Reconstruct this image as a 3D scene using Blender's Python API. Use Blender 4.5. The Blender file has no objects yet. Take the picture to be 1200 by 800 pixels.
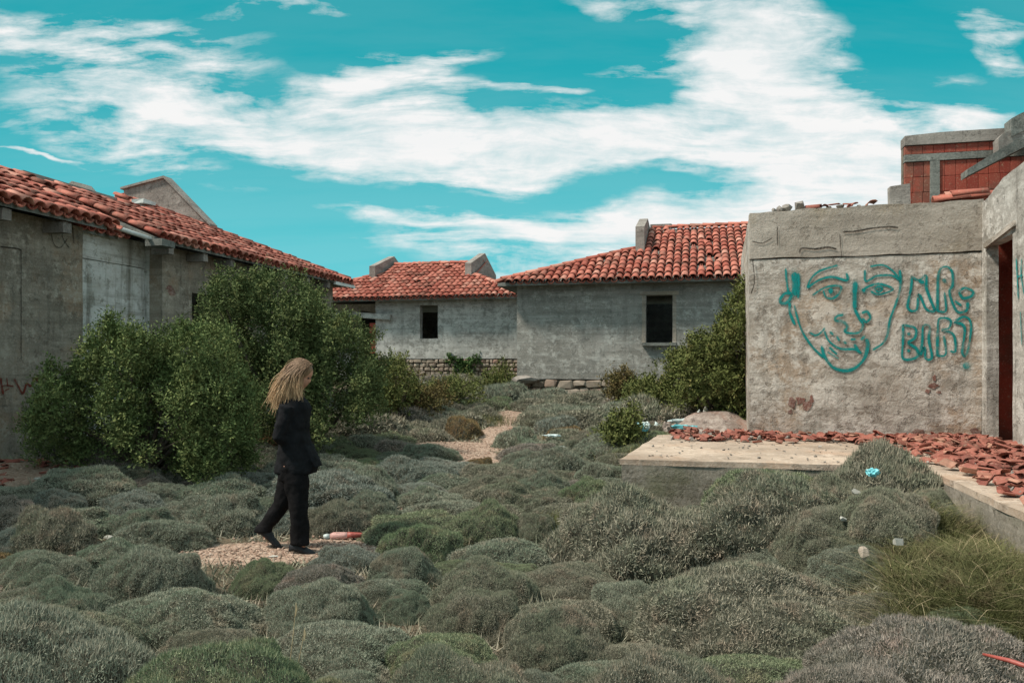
import bpy, bmesh, math, random
import numpy as np
from mathutils import Vector, Matrix, noise
from mathutils.geometry import tessellate_polygon
random.seed(7); RNG = np.random.default_rng(7)
R = math.radians
SC = bpy.context.scene
COL = SC.collection

# ------------------------------------------------------------------ camera
CAMZ = 1.65
cam = bpy.data.objects.new('camera', bpy.data.cameras.new('camera')); COL.objects.link(cam)
cam.data.lens = 28; cam.data.sensor_width = 36; cam.data.shift_y = 0.025
cam.location = (0, 0, CAMZ); cam.rotation_euler = (R(90), 0, 0)
cam.data.clip_start = 0.05; cam.data.clip_end = 2000
SC.camera = cam
F = 1200 * 28 / 36.0; HY = 430.0

# ------------------------------------------------------------------ view
SC.view_settings.view_transform = 'Standard'; SC.view_settings.look = 'None'
SC.view_settings.exposure = 0.13; SC.view_settings.gamma = 1.0

# ------------------------------------------------------------------ sun
SUN_DIR = Vector((-0.58, -0.16, 0.80)).normalized()      # towards the sun
sun = bpy.data.objects.new('sun', bpy.data.lights.new('sun', 'SUN')); COL.objects.link(sun)
sun.data.energy = 4.7; sun.data.angle = R(8); sun.data.color = (1.0, 0.88, 0.76)
sun.rotation_euler = SUN_DIR.to_track_quat('Z', 'Y').to_euler()
SUN_EL = math.asin(SUN_DIR.z); SUN_AZ = math.atan2(SUN_DIR.x, SUN_DIR.y)


class NT:
    """tiny node helper"""
    def __init__(s, tree): s.t = tree; s.n = tree.nodes; s.l = tree.links
    def node(s, kind, **kw):
        n = s.n.new(kind)
        for k, v in kw.items():
            setattr(n, k, v)
        return n
    def put(s, sock, v):
        if isinstance(v, bpy.types.NodeSocket): s.l.new(v, sock)
        elif v is not None:
            if hasattr(sock, 'default_value'):
                try: sock.default_value = v
                except Exception: sock.default_value = (v[0], v[1], v[2], 1.0) if len(v) == 3 else v[:3]
    def math(s, op, a, b=None, c=None, clamp=False):
        n = s.node('ShaderNodeMath', operation=op, use_clamp=clamp)
        s.put(n.inputs[0], a); s.put(n.inputs[1], b)
        if c is not None: s.put(n.inputs[2], c)
        return n.outputs[0]
    def vmath(s, op, a, b=None):
        n = s.node('ShaderNodeVectorMath', operation=op); s.put(n.inputs[0], a)
        if b is not None: s.put(n.inputs[1], b)
        return n.outputs['Value'] if op in ('LENGTH', 'DOT_PRODUCT') else n.outputs[0]
    def mix(s, f, a, b, blend='MIX'):
        n = s.node('ShaderNodeMix', data_type='RGBA', blend_type=blend)
        s.put(n.inputs[0], f)
        s.put(n.inputs[6], a if isinstance(a, bpy.types.NodeSocket) else (*a[:3], 1))
        s.put(n.inputs[7], b if isinstance(b, bpy.types.NodeSocket) else (*b[:3], 1))
        return n.outputs[2]
    def ramp(s, f, lo, hi, a=0.0, b=1.0, smooth=True):
        n = s.node('ShaderNodeMapRange', interpolation_type='SMOOTHSTEP' if smooth else 'LINEAR')
        s.put(n.inputs[0], f); n.inputs[1].default_value = lo; n.inputs[2].default_value = hi
        n.inputs[3].default_value = a; n.inputs[4].default_value = b
        return n.outputs[0]
    def noise(s, vec, scale, detail=4, rough=0.55, dist=0.0, color=False):
        n = s.node('ShaderNodeTexNoise'); s.put(n.inputs['Vector'], vec)
        n.inputs['Scale'].default_value = scale; n.inputs['Detail'].default_value = detail
        n.inputs['Roughness'].default_value = rough; n.inputs['Distortion'].default_value = dist
        return n.outputs['Color' if color else 'Fac']
    def mapping(s, vec, loc=(0, 0, 0), rot=(0, 0, 0), sc=(1, 1, 1), kind='POINT'):
        n = s.node('ShaderNodeMapping', vector_type=kind); s.put(n.inputs[0], vec)
        n.inputs[1].default_value = loc; n.inputs[2].default_value = rot; n.inputs[3].default_value = sc
        return n.outputs[0]


# ------------------------------------------------------------------ sky: tinted Nishita with cirrus
world = bpy.data.worlds.new('World'); SC.world = world; world.use_nodes = True
w = NT(world.node_tree); w.n.clear()
wout = w.node('ShaderNodeOutputWorld'); bg = w.node('ShaderNodeBackground'); bg.inputs[1].default_value = 0.1
w.l.new(bg.outputs[0], wout.inputs[0])
sky = w.node('ShaderNodeTexSky', sky_type='NISHITA'); sky.sun_disc = False
sky.sun_elevation = SUN_EL; sky.sun_rotation = SUN_AZ; sky.dust_density = 0.6; sky.ozone_density = 1.0
tc = w.node('ShaderNodeTexCoord')
sep = w.node('ShaderNodeSeparateXYZ'); w.l.new(tc.outputs['Generated'], sep.inputs[0])
ay = w.math('MAXIMUM', w.math('ABSOLUTE', sep.outputs[1]), 0.12)
uu = w.math('DIVIDE', sep.outputs[0], ay); vv = w.math('DIVIDE', w.math('MAXIMUM', sep.outputs[2], -0.02), ay)
cmb = w.node('ShaderNodeCombineXYZ'); w.l.new(uu, cmb.inputs[0]); w.l.new(vv, cmb.inputs[1])
P = cmb.outputs[0]
n1 = w.noise(w.mapping(P, rot=(0, 0, R(8)), sc=(0.8, 2.2, 1)), 3.4, 4, 0.5, 0.0, True)
off = w.vmath('SCALE', w.vmath('SUBTRACT', n1, (0.5, 0.5, 0.5)))
off.node.inputs['Scale'].default_value = 0.15
n2 = w.noise(w.mapping(P, rot=(0, 0, R(8)), sc=(0.8, 2.4, 1)), 15.0, 5, 0.6, 0.0, True)
off2 = w.vmath('SCALE', w.vmath('SUBTRACT', n2, (0.5, 0.5, 0.5)))
off2.node.inputs['Scale'].default_value = 0.030
Q = w.vmath('ADD', w.vmath('ADD', P, off), off2); QS = w.vmath('ADD', P, w.vmath('MULTIPLY', off, (0.5, 0.5, 0.5)))
# (x, y, half-length, half-height, tilt in degrees (image, + = rising to the right), weight)
CL = [(330, 150, 290, 46, -10, 1.0), (455, 80, 120, 24, 17, 0.95), (500, 182, 190, 26, -4, 0.95), (150, 105, 150, 22, -12, 0.7),
      (100, 22, 210, 30, -5, 0.62), (60, 45, 150, 20, -14, 0.58), (230, 62, 120, 18, -10, 0.45), (110, 160, 150, 34, -14, 0.38), (180, 205, 120, 22, -16, 0.28), (55, 190, 60, 4, -12, 0.6),
      (470, 128, 90, 55, 10, 0.8), (560, 170, 120, 30, -6, 0.7),
      (740, 165, 220, 34, 4, 1.0), (890, 70, 95, 80, -28, 1.05), (840, 110, 75, 20, 22, 0.7), (960, 150, 130, 70, -20, 1.1),
      (810, 20, 140, 15, -12, 0.6), (1010, 200, 170, 60, -8, 1.2), (640, 190, 130, 22, 6, 0.7), (770, 70, 90, 16, 8, 0.5),
      (560, 265, 190, 14, -4, 0.65), (700, 278, 260, 32, 3, 0.95), (900, 245, 190, 42, 5, 1.2), (640, 118, 52, 9, 0, 0.62), (580, 110, 60, 8, -6, .3),
      (780, 250, 120, 14, -3, 0.5), (1150, 128, 90, 26, -6, 0.95), (1180, 40, 60, 22, -30, 0.42), (1170, 15, 60, 14, -10, .3), (1130, 180, 110, 20, 4, 0.5),
      (1120, 75, 60, 10, 10, 0.2), (860, 185, 110, 18, 0, 0.5), (430, 250, 60, 8, -10, 0.18), (700, 325, 220, 22, 2, 0.5), (340, 2, 90, 6, 0, .5)]
acc = None
for (cx, cy, a, b, ang, wt) in CL:
    m = w.mapping(Q, loc=((cx - 600) / F, (HY - cy) / F, 0), rot=(0, 0, R(ang)), sc=(a / F, b / F, 1), kind='TEXTURE')
    d = w.vmath('LENGTH', m)
    v = w.ramp(d, 0.1, 1.42, wt, 0.0)
    acc = v if acc is None else w.math('SUBTRACT', w.math('ADD', acc, v), w.math('MULTIPLY', w.math('MULTIPLY', acc, v), 0.75))
# veil that goes on beyond the frame, thickened there to add neutral ambient light
dz = w.math('ADD', w.math('MAXIMUM', sep.outputs[2], 0.0), 0.25)
cp = w.node('ShaderNodeCombineXYZ'); w.l.new(w.math('DIVIDE', sep.outputs[0], dz), cp.inputs[0]); w.l.new(w.math('DIVIDE', sep.outputs[1], dz), cp.inputs[1])
veil = w.noise(w.mapping(cp.outputs[0], rot=(0, 0, R(20)), sc=(0.5, 2.0, 1)), 1.6, 6, 0.6, 0.15)
outside = w.ramp(w.math('ADD', w.math('MAXIMUM', vv, w.math('ABSOLUTE', w.math('MULTIPLY', uu, 0.65))), w.math('MULTIPLY', w.math('LESS_THAN', sep.outputs[1], 0.0), 0.6)), 0.47, 0.85)
veilm = w.math('MULTIPLY', w.ramp(veil, 0.36, 0.58), w.math('ADD', w.math('MULTIPLY', outside, 0.86), 0.04))
fa = w.noise(w.mapping(QS, rot=(0, 0, R(12)), sc=(1.5, 10.0, 1)), 5.0, 9, 0.62, 0.0)
fb = w.noise(w.mapping(QS, rot=(0, 0, R(-30)), sc=(1.6, 8.0, 1)), 5.0, 9, 0.62, 0.0)
pick = w.ramp(w.noise(P, 2.2, 2, 0.5), 0.40, 0.60)
fmix = w.node('ShaderNodeMix', data_type='FLOAT'); w.l.new(pick, fmix.inputs[0]); w.l.new(fa, fmix.inputs[2]); w.l.new(fb, fmix.inputs[3])
puff = w.noise(w.mapping(QS, sc=(1.4, 2.6, 1)), 7.0, 8, 0.68, 0.0)
fib = w.math('ADD', w.math('MULTIPLY', w.math('SUBTRACT', fmix.outputs[0], 0.5), 3.3), w.math('MULTIPLY', w.math('SUBTRACT', puff, 0.5), 1.9))
accs = w.math('MINIMUM', acc, 1.0)
edgew = w.math('ADD', w.math('MULTIPLY', w.ramp(accs, 0.0, 0.35, 0, 1), w.ramp(accs, 0.35, 1.25, 1, 0.45)), 0.0)
accf = w.math('ADD', accs, w.math('MULTIPLY', fib, edgew))
cm = w.math('ADD', w.ramp(accf, 0.10, 1.12, 0, 1.0, False), veilm, clamp=True)
grad = w.ramp(vv, 0.0, 0.48)
teal = w.mix(grad, (0.12, 0.52, 0.575), (0.004, 0.31, 0.365))
skym = w.mix(1.0, w.vmath('SCALE', sky.outputs[0]), (1, 1, 1), 'MULTIPLY')
# the Nishita sky, pulled to the photograph's teal
hsv = w.node('ShaderNodeHueSaturation'); hsv.inputs['Saturation'].default_value = 0.0; w.l.new(sky.outputs[0], hsv.inputs['Color'])
lum = w.node('ShaderNodeRGBToBW'); w.l.new(hsv.outputs[0], lum.inputs[0])
lumn = w.math('POWER', w.math('DIVIDE', lum.outputs[0], 2.2), 0.12)
tealb = w.vmath('SCALE', teal); w.l.new(w.math('MULTIPLY', lumn, 10.0), tealb.node.inputs['Scale'])
cloudc = w.mix(w.ramp(veil, 0.3, 0.7), (8.2, 8.3, 8.3), (8.7, 8.6, 8.5))
w.l.new(w.mix(cm, tealb, cloudc), bg.inputs[0])
for n_ in [skym.node]: w.n.remove(n_)


# ------------------------------------------------------------------ materials
def new_mat(name, rough=0.85, spec=0.25):
    m = bpy.data.materials.new(name); m.use_nodes = True
    t = NT(m.node_tree); b = t.n['Principled BSDF']
    b.inputs['Roughness'].default_value = rough; b.inputs['Specular IOR Level'].default_value = spec
    return m, t, b

def bump(t, b, h, strength=0.4, dist=0.02):
    n = t.node('ShaderNodeBump'); n.inputs['Strength'].default_value = strength; n.inputs['Distance'].default_value = dist
    t.put(n.inputs['Height'], h); t.l.new(n.outputs[0], b.inputs['Normal'])

def flat(name, c, rough=0.7, var=0.25, scale=8, spec=0.25):
    m, t, b = new_mat(name, rough, spec)
    o = t.node('ShaderNodeTexCoord').outputs['Object']
    n = t.noise(o, scale, 5, 0.6)
    dark = tuple(x * (1 - var) for x in c); lite = tuple(min(1, x * (1 + var)) for x in c)
    t.put(b.inputs['Base Color'], t.mix(t.ramp(n, 0.3, 0.7), dark, lite))
    bump(t, b, t.noise(o, scale * 6, 4), 0.3, 0.01)
    return m

def plaster(name, base, pale, dark, palemin=0.52, stain=0.6, warm=None, cells=0.0, rough_amt=1.0, green=0.0):
    m, t, b = new_mat(name, 0.93, 0.12)
    o = t.node('ShaderNodeTexCoord').outputs['Object']
    big = t.noise(o, 0.9, 6, 0.62, 0.3); mid = t.noise(o, 4.2, 8, 0.68, 0.4); fine = t.noise(o, 34, 6, 0.7)
    c = t.mix(t.ramp(big, 0.35, 0.68), dark, base)
    if warm: c = t.mix(t.ramp(t.noise(t.mapping(o, loc=(3, 9, 4)), 1.3, 5, 0.6), 0.48, 0.66, 0, 0.75), c, warm)
    # worn limewash: ragged pale patches with flecks
    mid2 = t.noise(t.mapping(o, loc=(3, 1, 8), sc=(1, 1, 1.4)), 11, 9, 0.78)
    pm = t.math('MULTIPLY', t.ramp(t.math('ADD', t.math('MULTIPLY', mid, 0.5), t.math('MULTIPLY', mid2, 0.5)), palemin - 0.02, palemin + 0.06, 0, 0.75), t.ramp(t.noise(t.mapping(o, loc=(7, 1, 2)), 1.1, 4), 0.30, 0.56, 0.15, 1))
    c = t.mix(pm, c, pale)
    fl = t.ramp(t.noise(t.mapping(o, loc=(1, 5, 2), sc=(1, 1, 1.3)), 24, 6, 0.8), 0.57, 0.66, 0, 0.55)
    c = t.mix(fl, c, pale)
    # runs of dirt
    runs = t.ramp(t.noise(t.mapping(o, sc=(4.2, 4.2, 0.32)), 1.5, 6, 0.62), 0.48, 0.72, 0, stain)
    c = t.mix(runs, c, tuple(x * 0.55 for x in dark))
    spk = t.ramp(t.noise(t.mapping(o, loc=(11, 3, 6)), 60, 3, 0.7), 0.60, 0.72, 0, 0.5)
    c = t.mix(spk, c, tuple(x * 0.6 for x in dark))
    c = t.mix(t.ramp(fine, 0.3, 0.7, 0.0, 0.30), c, (0.5, 0.48, 0.44))
    crs = t.noise(t.mapping(o, loc=(3, 3, 3), sc=(0.5, 0.5, 6.5)), 1.3, 5, 0.62)
    c = t.mix(t.ramp(crs, 0.50, 0.66, 0, 0.38), c, tuple(x * 0.7 for x in dark))
    c = t.mix(t.ramp(crs, 0.46, 0.34, 0, 0.30), c, pale)
    blot = t.ramp(t.noise(t.mapping(o, loc=(8, 2, 5)), 6.5, 7, 0.7), 0.57, 0.62, 0, 0.45)
    c = t.mix(blot, c, tuple(x * 0.8 for x in dark))
    h = t.math('ADD', t.math('MULTIPLY', mid, 1.0), t.math('ADD', t.math('MULTIPLY', fine, 0.35), t.math('MULTIPLY', blot, -0.7)))
    if cells > 0:
        vn = t.node('ShaderNodeTexVoronoi', feature='DISTANCE_TO_EDGE'); vn.inputs['Scale'].default_value = 4.6
        t.l.new(t.vmath('ADD', o, t.vmath('MULTIPLY', t.noise(o, 5, 3, color=True), (0.14, 0.14, 0.14))), vn.inputs['Vector'])
        ce = t.ramp(vn.outputs['Distance'], 0.0, 0.06, 1, 0)
        zone = t.ramp(t.noise(t.mapping(o, loc=(2, 2, 0)), 0.8, 2), 0.46, 0.58)
        k = t.math('MULTIPLY', t.math('MULTIPLY', ce, zone), cells)
        c = t.mix(k, c, tuple(x * 0.7 for x in dark)); h = t.math('SUBTRACT', h, t.math('MULTIPLY', k, 0.5))
    if green > 0:
        c = t.mix(t.ramp(t.noise(t.mapping(o, loc=(5, 5, 5)), 1.7, 5), 0.5, 0.7, 0, green), c, (0.10, 0.12, 0.05))
    t.put(b.inputs['Base Color'], c)
    bump(t, b, h, 0.65 * rough_amt, 0.03)
    return m

M = {}
M['wallA'] = plaster('weathered_dark_plaster', (0.29, 0.26, 0.205), (0.44, 0.41, 0.34), (0.17, 0.15, 0.115), 0.52, 0.65, (0.30, 0.20, 0.12), rough_amt=1.1)
M['wallB'] = plaster('limewashed_plaster', (0.76, 0.79, 0.76), (0.80, 0.84, 0.83), (0.24, 0.23, 0.18), 0.44, 0.9, (0.30, 0.28, 0.2))
M['panel'] = plaster('blue_grey_render', (0.24, 0.27, 0.26), (0.36, 0.40, 0.38), (0.17, 0.19, 0.18), 0.54, 0.4)
M['wallD'] = plaster('grey_plaster', (0.30, 0.305, 0.285), (0.52, 0.54, 0.51), (0.205, 0.21, 0.19), 0.52, 0.4)
M['wallC'] = plaster('pale_grey_plaster', (0.34, 0.36, 0.345), (0.60, 0.63, 0.61), (0.23, 0.24, 0.225), 0.47, 0.35)
M['wallE'] = plaster('rough_grey_brown_plaster', (0.39, 0.36, 0.315), (0.66, 0.64, 0.59), (0.25, 0.22, 0.185), 0.485, 0.55, (0.38, 0.27, 0.18), cells=0.16, rough_amt=1.4)
M['wallE2'] = plaster('pale_streaked_plaster', (0.43, 0.42, 0.39), (0.66, 0.66, 0.62), (0.26, 0.25, 0.22), 0.5, 0.9, rough_amt=1.4)
M['beam'] = plaster('board_marked_concrete', (0.43, 0.395, 0.345), (0.60, 0.57, 0.51), (0.27, 0.24, 0.20), 0.58, 0.35, (0.30, 0.25, 0.17), rough_amt=1.2)
M['concrete'] = plaster('bluish_old_concrete', (0.19, 0.215, 0.20), (0.33, 0.36, 0.34), (0.10, 0.115, 0.105), 0.56, 0.5)
M['cap'] = plaster('brown_grey_concrete', (0.30, 0.285, 0.26), (0.42, 0.40, 0.37), (0.18, 0.165, 0.15), 0.56, 0.5)
M['slab'] = plaster('pale_sandy_concrete', (0.50, 0.40, 0.31), (0.62, 0.52, 0.42), (0.32, 0.25, 0.19), 0.52, 0.2, (0.46, 0.31, 0.21))
M['slabside'] = plaster('dirty_concrete_edge', (0.26, 0.235, 0.19), (0.38, 0.35, 0.30), (0.14, 0.13, 0.10), 0.56, 0.6, green=0.4)
M['mortar'] = flat('dark_mortar', (0.16, 0.14, 0.11), 0.95, 0.4, 9)
M['dark'] = flat('dark_interior', (0.02, 0.018, 0.016), 0.95, 0.2, 3)
M['white'] = flat('white_pipe', (0.62, 0.66, 0.64), 0.5, 0.15, 6)
M['timber'] = flat('grey_timber', (0.16, 0.14, 0.115), 0.85, 0.3, 12)
M['crack'] = flat('painted_crack_shade', (0.045, 0.038, 0.03), 0.95, 0.3, 20)  # dark tone standing in for the shade within a crack

def tile_mat(name, c1, c2, c3):
    m, t, b = new_mat(name, 0.8, 0.2)
    o = t.node('ShaderNodeTexCoord').outputs['Object']
    oi = t.node('ShaderNodeObjectInfo').outputs['Random']
    at = t.node('ShaderNodeAttribute'); at.attribute_name = 'tint'
    r = t.math('FRACT', t.math('ADD', oi, at.outputs['Fac']))
    g = t.node('ShaderNodeNewGeometry').outputs['Position']
    n = t.noise(g, 9, 5, 0.65)
    c = t.mix(t.ramp(r, 0.0, 0.75), c1, c2)
    c = t.mix(t.ramp(t.math('FRACT', t.math('MULTIPLY', r, 7.3)), 0.8, 1.0, 0, 0.7), c, c3)
    c = t.mix(t.ramp(n, 0.5, 0.75, 0, 0.6), c, tuple(x * 0.45 for x in c1))
    c = t.mix(t.ramp(t.noise(g, 1.6, 5, 0.65), 0.50, 0.64, 0, 0.6), c, (0.13, 0.075, 0.055))
    c = t.mix(t.ramp(t.noise(t.mapping(g, loc=(5, 2, 9)), 20, 5, 0.7), 0.60, 0.68, 0, 0.55), c, (0.36, 0.31, 0.22))
    c = t.mix(t.ramp(t.noise(g, 45, 3), 0.55, 0.75, 0, 0.35), c, (0.52, 0.40, 0.30))
    t.put(b.inputs['Base Color'], c)
    bump(t, b, t.noise(g, 60, 4), 0.35, 0.008)
    return m
M['tile'] = tile_mat('clay_roof_tile', (0.31, 0.082, 0.058), (0.46, 0.165, 0.12), (0.56, 0.31, 0.24))
M['shard'] = tile_mat('broken_clay', (0.19, 0.066, 0.052), (0.32, 0.12, 0.09), (0.48, 0.28, 0.20))
M['brick'] = tile_mat('hollow_clay_block', (0.25, 0.05, 0.036), (0.33, 0.075, 0.05), (0.34, 0.11, 0.075))
M['stone'] = tile_mat('fieldstone', (0.26, 0.225, 0.18), (0.38, 0.33, 0.27), (0.34, 0.19, 0.15))
M['rock'] = tile_mat('pale_stone', (0.32, 0.33, 0.30), (0.44, 0.45, 0.41), (0.42, 0.36, 0.29))

def twig_mat(name, cols, dry):
    """tiny twigs and leaves: colour by per-twig random plus patches over the plant"""
    m, t, b = new_mat(name, 0.9, 0.1)
    at = t.node('ShaderNodeAttribute'); at.attribute_name = 'tint'
    oi = t.node('ShaderNodeObjectInfo').outputs['Random']
    g = t.node('ShaderNodeNewGeometry').outputs['Position']
    pn = t.noise(g, 1.9, 4, 0.6); pn2 = t.noise(t.mapping(g, loc=(4, 8, 1)), 5.5, 4, 0.6)
    c = t.mix(t.ramp(at.outputs['Fac'], 0.0, 1.0), cols[0], cols[1])
    c = t.mix(t.ramp(pn, 0.42, 0.62, 0, 0.8), c, cols[2])
    c = t.mix(t.ramp(pn2, 0.52, 0.68, 0, 0.8), c, dry)
    c = t.mix(t.ramp(oi, 0.0, 1.0, 0.0, 0.5), c, cols[3])
    t.put(b.inputs['Base Color'], c)
    return m
M['cush_grey'] = twig_mat('grey_green_twigs', ((0.160, 0.189, 0.139), (0.487, 0.504, 0.395), (0.210, 0.269, 0.189), (0.269, 0.281, 0.227)), (0.353, 0.302, 0.227))
M['cush_brown'] = twig_mat('olive_grey_twigs', ((0.160, 0.164, 0.118), (0.504, 0.470, 0.370), (0.218, 0.252, 0.172), (0.277, 0.269, 0.210)), (0.361, 0.286, 0.218))
M['cush_green'] = twig_mat('green_twigs', ((0.126, 0.168, 0.092), (0.420, 0.470, 0.302), (0.176, 0.244, 0.134), (0.235, 0.260, 0.168)), (0.336, 0.294, 0.185))
M['cush_blue'] = twig_mat('blue_grey_twigs', ((0.151, 0.181, 0.155), (0.454, 0.487, 0.420), (0.202, 0.244, 0.206), (0.252, 0.277, 0.235)), (0.319, 0.286, 0.235))
M['cush_light'] = twig_mat('pale_twigs', ((0.184, 0.170, 0.147), (0.497, 0.451, 0.396), (0.248, 0.244, 0.202), (0.313, 0.285, 0.244)), (0.386, 0.294, 0.248))
M['cush_rust'] = twig_mat('rusty_twigs', ((0.158, 0.114, 0.061), (0.333, 0.228, 0.123), (0.210, 0.193, 0.088), (0.280, 0.193, 0.105)), (0.350, 0.175, 0.088))
M['leaf'] = twig_mat('dark_green_leaves', ((0.040, 0.066, 0.025), (0.194, 0.238, 0.097), (0.075, 0.114, 0.044), (0.088, 0.123, 0.048)), (0.167, 0.176, 0.066))
M['leafy'] = twig_mat('fresh_green_leaves', ((0.048, 0.080, 0.028), (0.232, 0.288, 0.112), (0.096, 0.144, 0.052), (0.104, 0.152, 0.056)), (0.184, 0.200, 0.072))
M['leaf2'] = twig_mat('olive_leaves', ((0.06, 0.085, 0.025), (0.19, 0.21, 0.075), (0.10, 0.125, 0.04), (0.12, 0.14, 0.05)), (0.18, 0.15, 0.06))
M['leaf3'] = twig_mat('yellow_brown_leaves', ((0.08, 0.065, 0.03), (0.21, 0.17, 0.075), (0.12, 0.12, 0.045), (0.15, 0.12, 0.05)), (0.16, 0.10, 0.05))
M['ivy'] = twig_mat('ivy_leaves', ((0.041, 0.088, 0.034), (0.081, 0.149, 0.047), (0.054, 0.108, 0.041), (0.068, 0.121, 0.041)), (0.081, 0.108, 0.041))
M['grass'] = twig_mat('grass_blades', ((0.06, 0.08, 0.03), (0.20, 0.20, 0.095), (0.10, 0.12, 0.04), (0.13, 0.125, 0.06)), (0.21, 0.145, 0.10))
M['dry'] = flat('dry_stalk', (0.40, 0.33, 0.20), 0.8, 0.3, 6)
M['bark'] = flat('bark', (0.085, 0.07, 0.055), 0.95, 0.3, 14)
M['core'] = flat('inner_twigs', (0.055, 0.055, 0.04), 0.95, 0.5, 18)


# ------------------------------------------------------------------ object helpers
def world_loc(o):
    v = Vector(o.location)
    while o.parent: o = o.parent; v = v + Vector(o.location)
    return v

def link(o, parent=None):
    COL.objects.link(o)
    if parent is not None: o.parent = parent
    return o

def tag(o, label=None, cat=None, group=None, kind=None):
    if label: o['label'] = label
    if cat: o['category'] = cat
    if group: o['group'] = group
    if kind: o['kind'] = kind
    return o

def empty(name, loc, label, cat, group=None):
    o = bpy.data.objects.new(name, None); o.location = loc; o.empty_display_size = 0.1
    link(o); return tag(o, label, cat, group)

def mk(name, verts, faces, m, parent=None, loc=None, smooth=False, tint=None):
    """verts are world coordinates; the object's origin is put at loc (or at its parent's origin)"""
    base = world_loc(parent) if parent is not None else Vector((0, 0, 0))
    org = Vector(loc) if loc is not None else base
    me = bpy.data.meshes.new(name)
    me.from_pydata([tuple(Vector(v) - org) for v in verts], [], faces)
    me.materials.append(m)
    if smooth: me.polygons.foreach_set('use_smooth', [True] * len(me.polygons))
    if tint is not None:
        a = me.attributes.new('tint', 'FLOAT', 'POINT'); a.data.foreach_set('value', tint)
    me.update()
    o = bpy.data.objects.new(name, me); o.location = org - base
    return link(o, parent)

def npmesh(name, V, Fq, m, tint=None, k=4, smooth=False):
    """fast mesh from numpy: V (n,3), Fq (m,k)"""
    me = bpy.data.meshes.new(name); n = len(V); f = len(Fq)
    me.vertices.add(n); me.vertices.foreach_set('co', np.asarray(V, np.float32).ravel())
    me.loops.add(f * k); me.loops.foreach_set('vertex_index', np.asarray(Fq, np.int32).ravel())
    me.polygons.add(f); me.polygons.foreach_set('loop_start', np.arange(0, f * k, k, dtype=np.int32))
    me.polygons.foreach_set('loop_total', np.full(f, k, np.int32))
    if smooth: me.polygons.foreach_set('use_smooth', np.ones(f, bool))
    for mm in (m if isinstance(m, (list, tuple)) else [m]): me.materials.append(mm)
    if tint is not None:
        a = me.attributes.new('tint', 'FLOAT', 'POINT'); a.data.foreach_set('value', np.asarray(tint, np.float32))
    me.update(calc_edges=True)
    return me

def box_vf(c, e1, e2, e3, jit=0.0):
    """box centred at c with half-edge vectors"""
    c = Vector(c); v = []
    for a in (-1, 1):
        for b in (-1, 1):
            for d in (-1, 1):
                v.append(c + e1 * a + e2 * b + e3 * d + Vector([random.uniform(-jit, jit) for _ in range(3)]))
    f = [(0, 1, 3, 2), (4, 6, 7, 5), (0, 4, 5, 1), (2, 3, 7, 6), (0, 2, 6, 4), (1, 5, 7, 3)]
    return v, f

def merge(parts):
    V, Fc = [], []
    for v, f in parts:
        k = len(V); V += list(v); Fc += [tuple(i + k for i in q) for q in f]
    return V, Fc

def tube_vf(pts, rad, seg=8, cap=True):
    V, Fc = [], []; n = len(pts); pts = [Vector(p) for p in pts]
    rad = rad if isinstance(rad, (list, tuple)) else [rad] * n
    d0 = (pts[-1] - pts[0]).normalized(); ref = Vector((0, 0, 1)) if abs(d0.z) < 0.9 else Vector((1, 0, 0))
    for i, p in enumerate(pts):
        d = (pts[min(i + 1, n - 1)] - pts[max(i - 1, 0)]).normalized()
        a = d.cross(ref).normalized(); b = d.cross(a)
        for k in range(seg):
            t = 2 * math.pi * k / seg; V.append(p + (a * math.cos(t) + b * math.sin(t)) * rad[i])
    for i in range(n - 1):
        for k in range(seg):
            k2 = (k + 1) % seg
            Fc.append((i * seg + k, i * seg + k2, (i + 1) * seg + k2, (i + 1) * seg + k))
    if cap: Fc.append(tuple(range(seg))[::-1]); Fc.append(tuple((n - 1) * seg + k for k in range(seg)))
    return V, Fc

def prism_vf(poly, d):
    """closed planar polygon (3-D points) pushed along vector d"""
    n = len(poly); V = [Vector(p) for p in poly] + [Vector(p) + d for p in poly]
    Fc = [tuple(t) for t in tessellate_polygon([[Vector(p) for p in poly]])]
    Fc = [f for f in Fc] + [tuple(i + n for i in f[::-1]) for f in Fc]
    Fc += [(i, (i + 1) % n, (i + 1) % n + n, i + n) for i in range(n)]
    return V, Fc

def fix(o):
    bm = bmesh.new(); bm.from_mesh(o.data); bmesh.ops.recalc_face_normals(bm, faces=bm.faces); bm.to_mesh(o.data); bm.free()
    return o

TH = math.atan2(0.230, 0.973)
U = Vector((math.cos(TH), -math.sin(TH), 0)); W_ = Vector((math.sin(TH), math.cos(TH), 0)); Z = Vector((0, 0, 1))

def at(px, py, Y):
    return Vector(((px - 600) / F * Y, Y, CAMZ + (HY - py) / F * Y))

def sst(x, a, b):
    t = min(1, max(0, (x - a) / (b - a))); return t * t * (3 - 2 * t)

def ground_base(x, y):
    if y < 7: r = 0.0
    elif y < 20.5: r = (y - 7) / 13.5 * 0.76
    elif y < 26: r = 0.76 + (y - 20.5) / 5.5 * 0.44
    else: r = 1.2 + 0.6 * sst(y, 26, 150)
    k = sst(x, 0.6, 2.4) * sst(y, 6.8, 9.2) * (1 - sst(y, 14, 20))
    r = r + max(0.0, 0.60 - r) * k
    k2 = sst(-x, 3.0, 5.2) * sst(y, 7.0, 9.5) * (1 - sst(y, 12, 20))
    r = r + max(0.0, 0.42 - r) * k2
    r += 0.38 * max(0.0, 1 - ((x - 2.65) / 1.45) ** 2 - ((y - 6.6) / 1.15) ** 2) ** 1.2
    r += 0.34 * max(0.0, 1 - ((x - 3.0) / 1.3) ** 2 - ((y - 5.1) / 1.5) ** 2)
    return r

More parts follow.
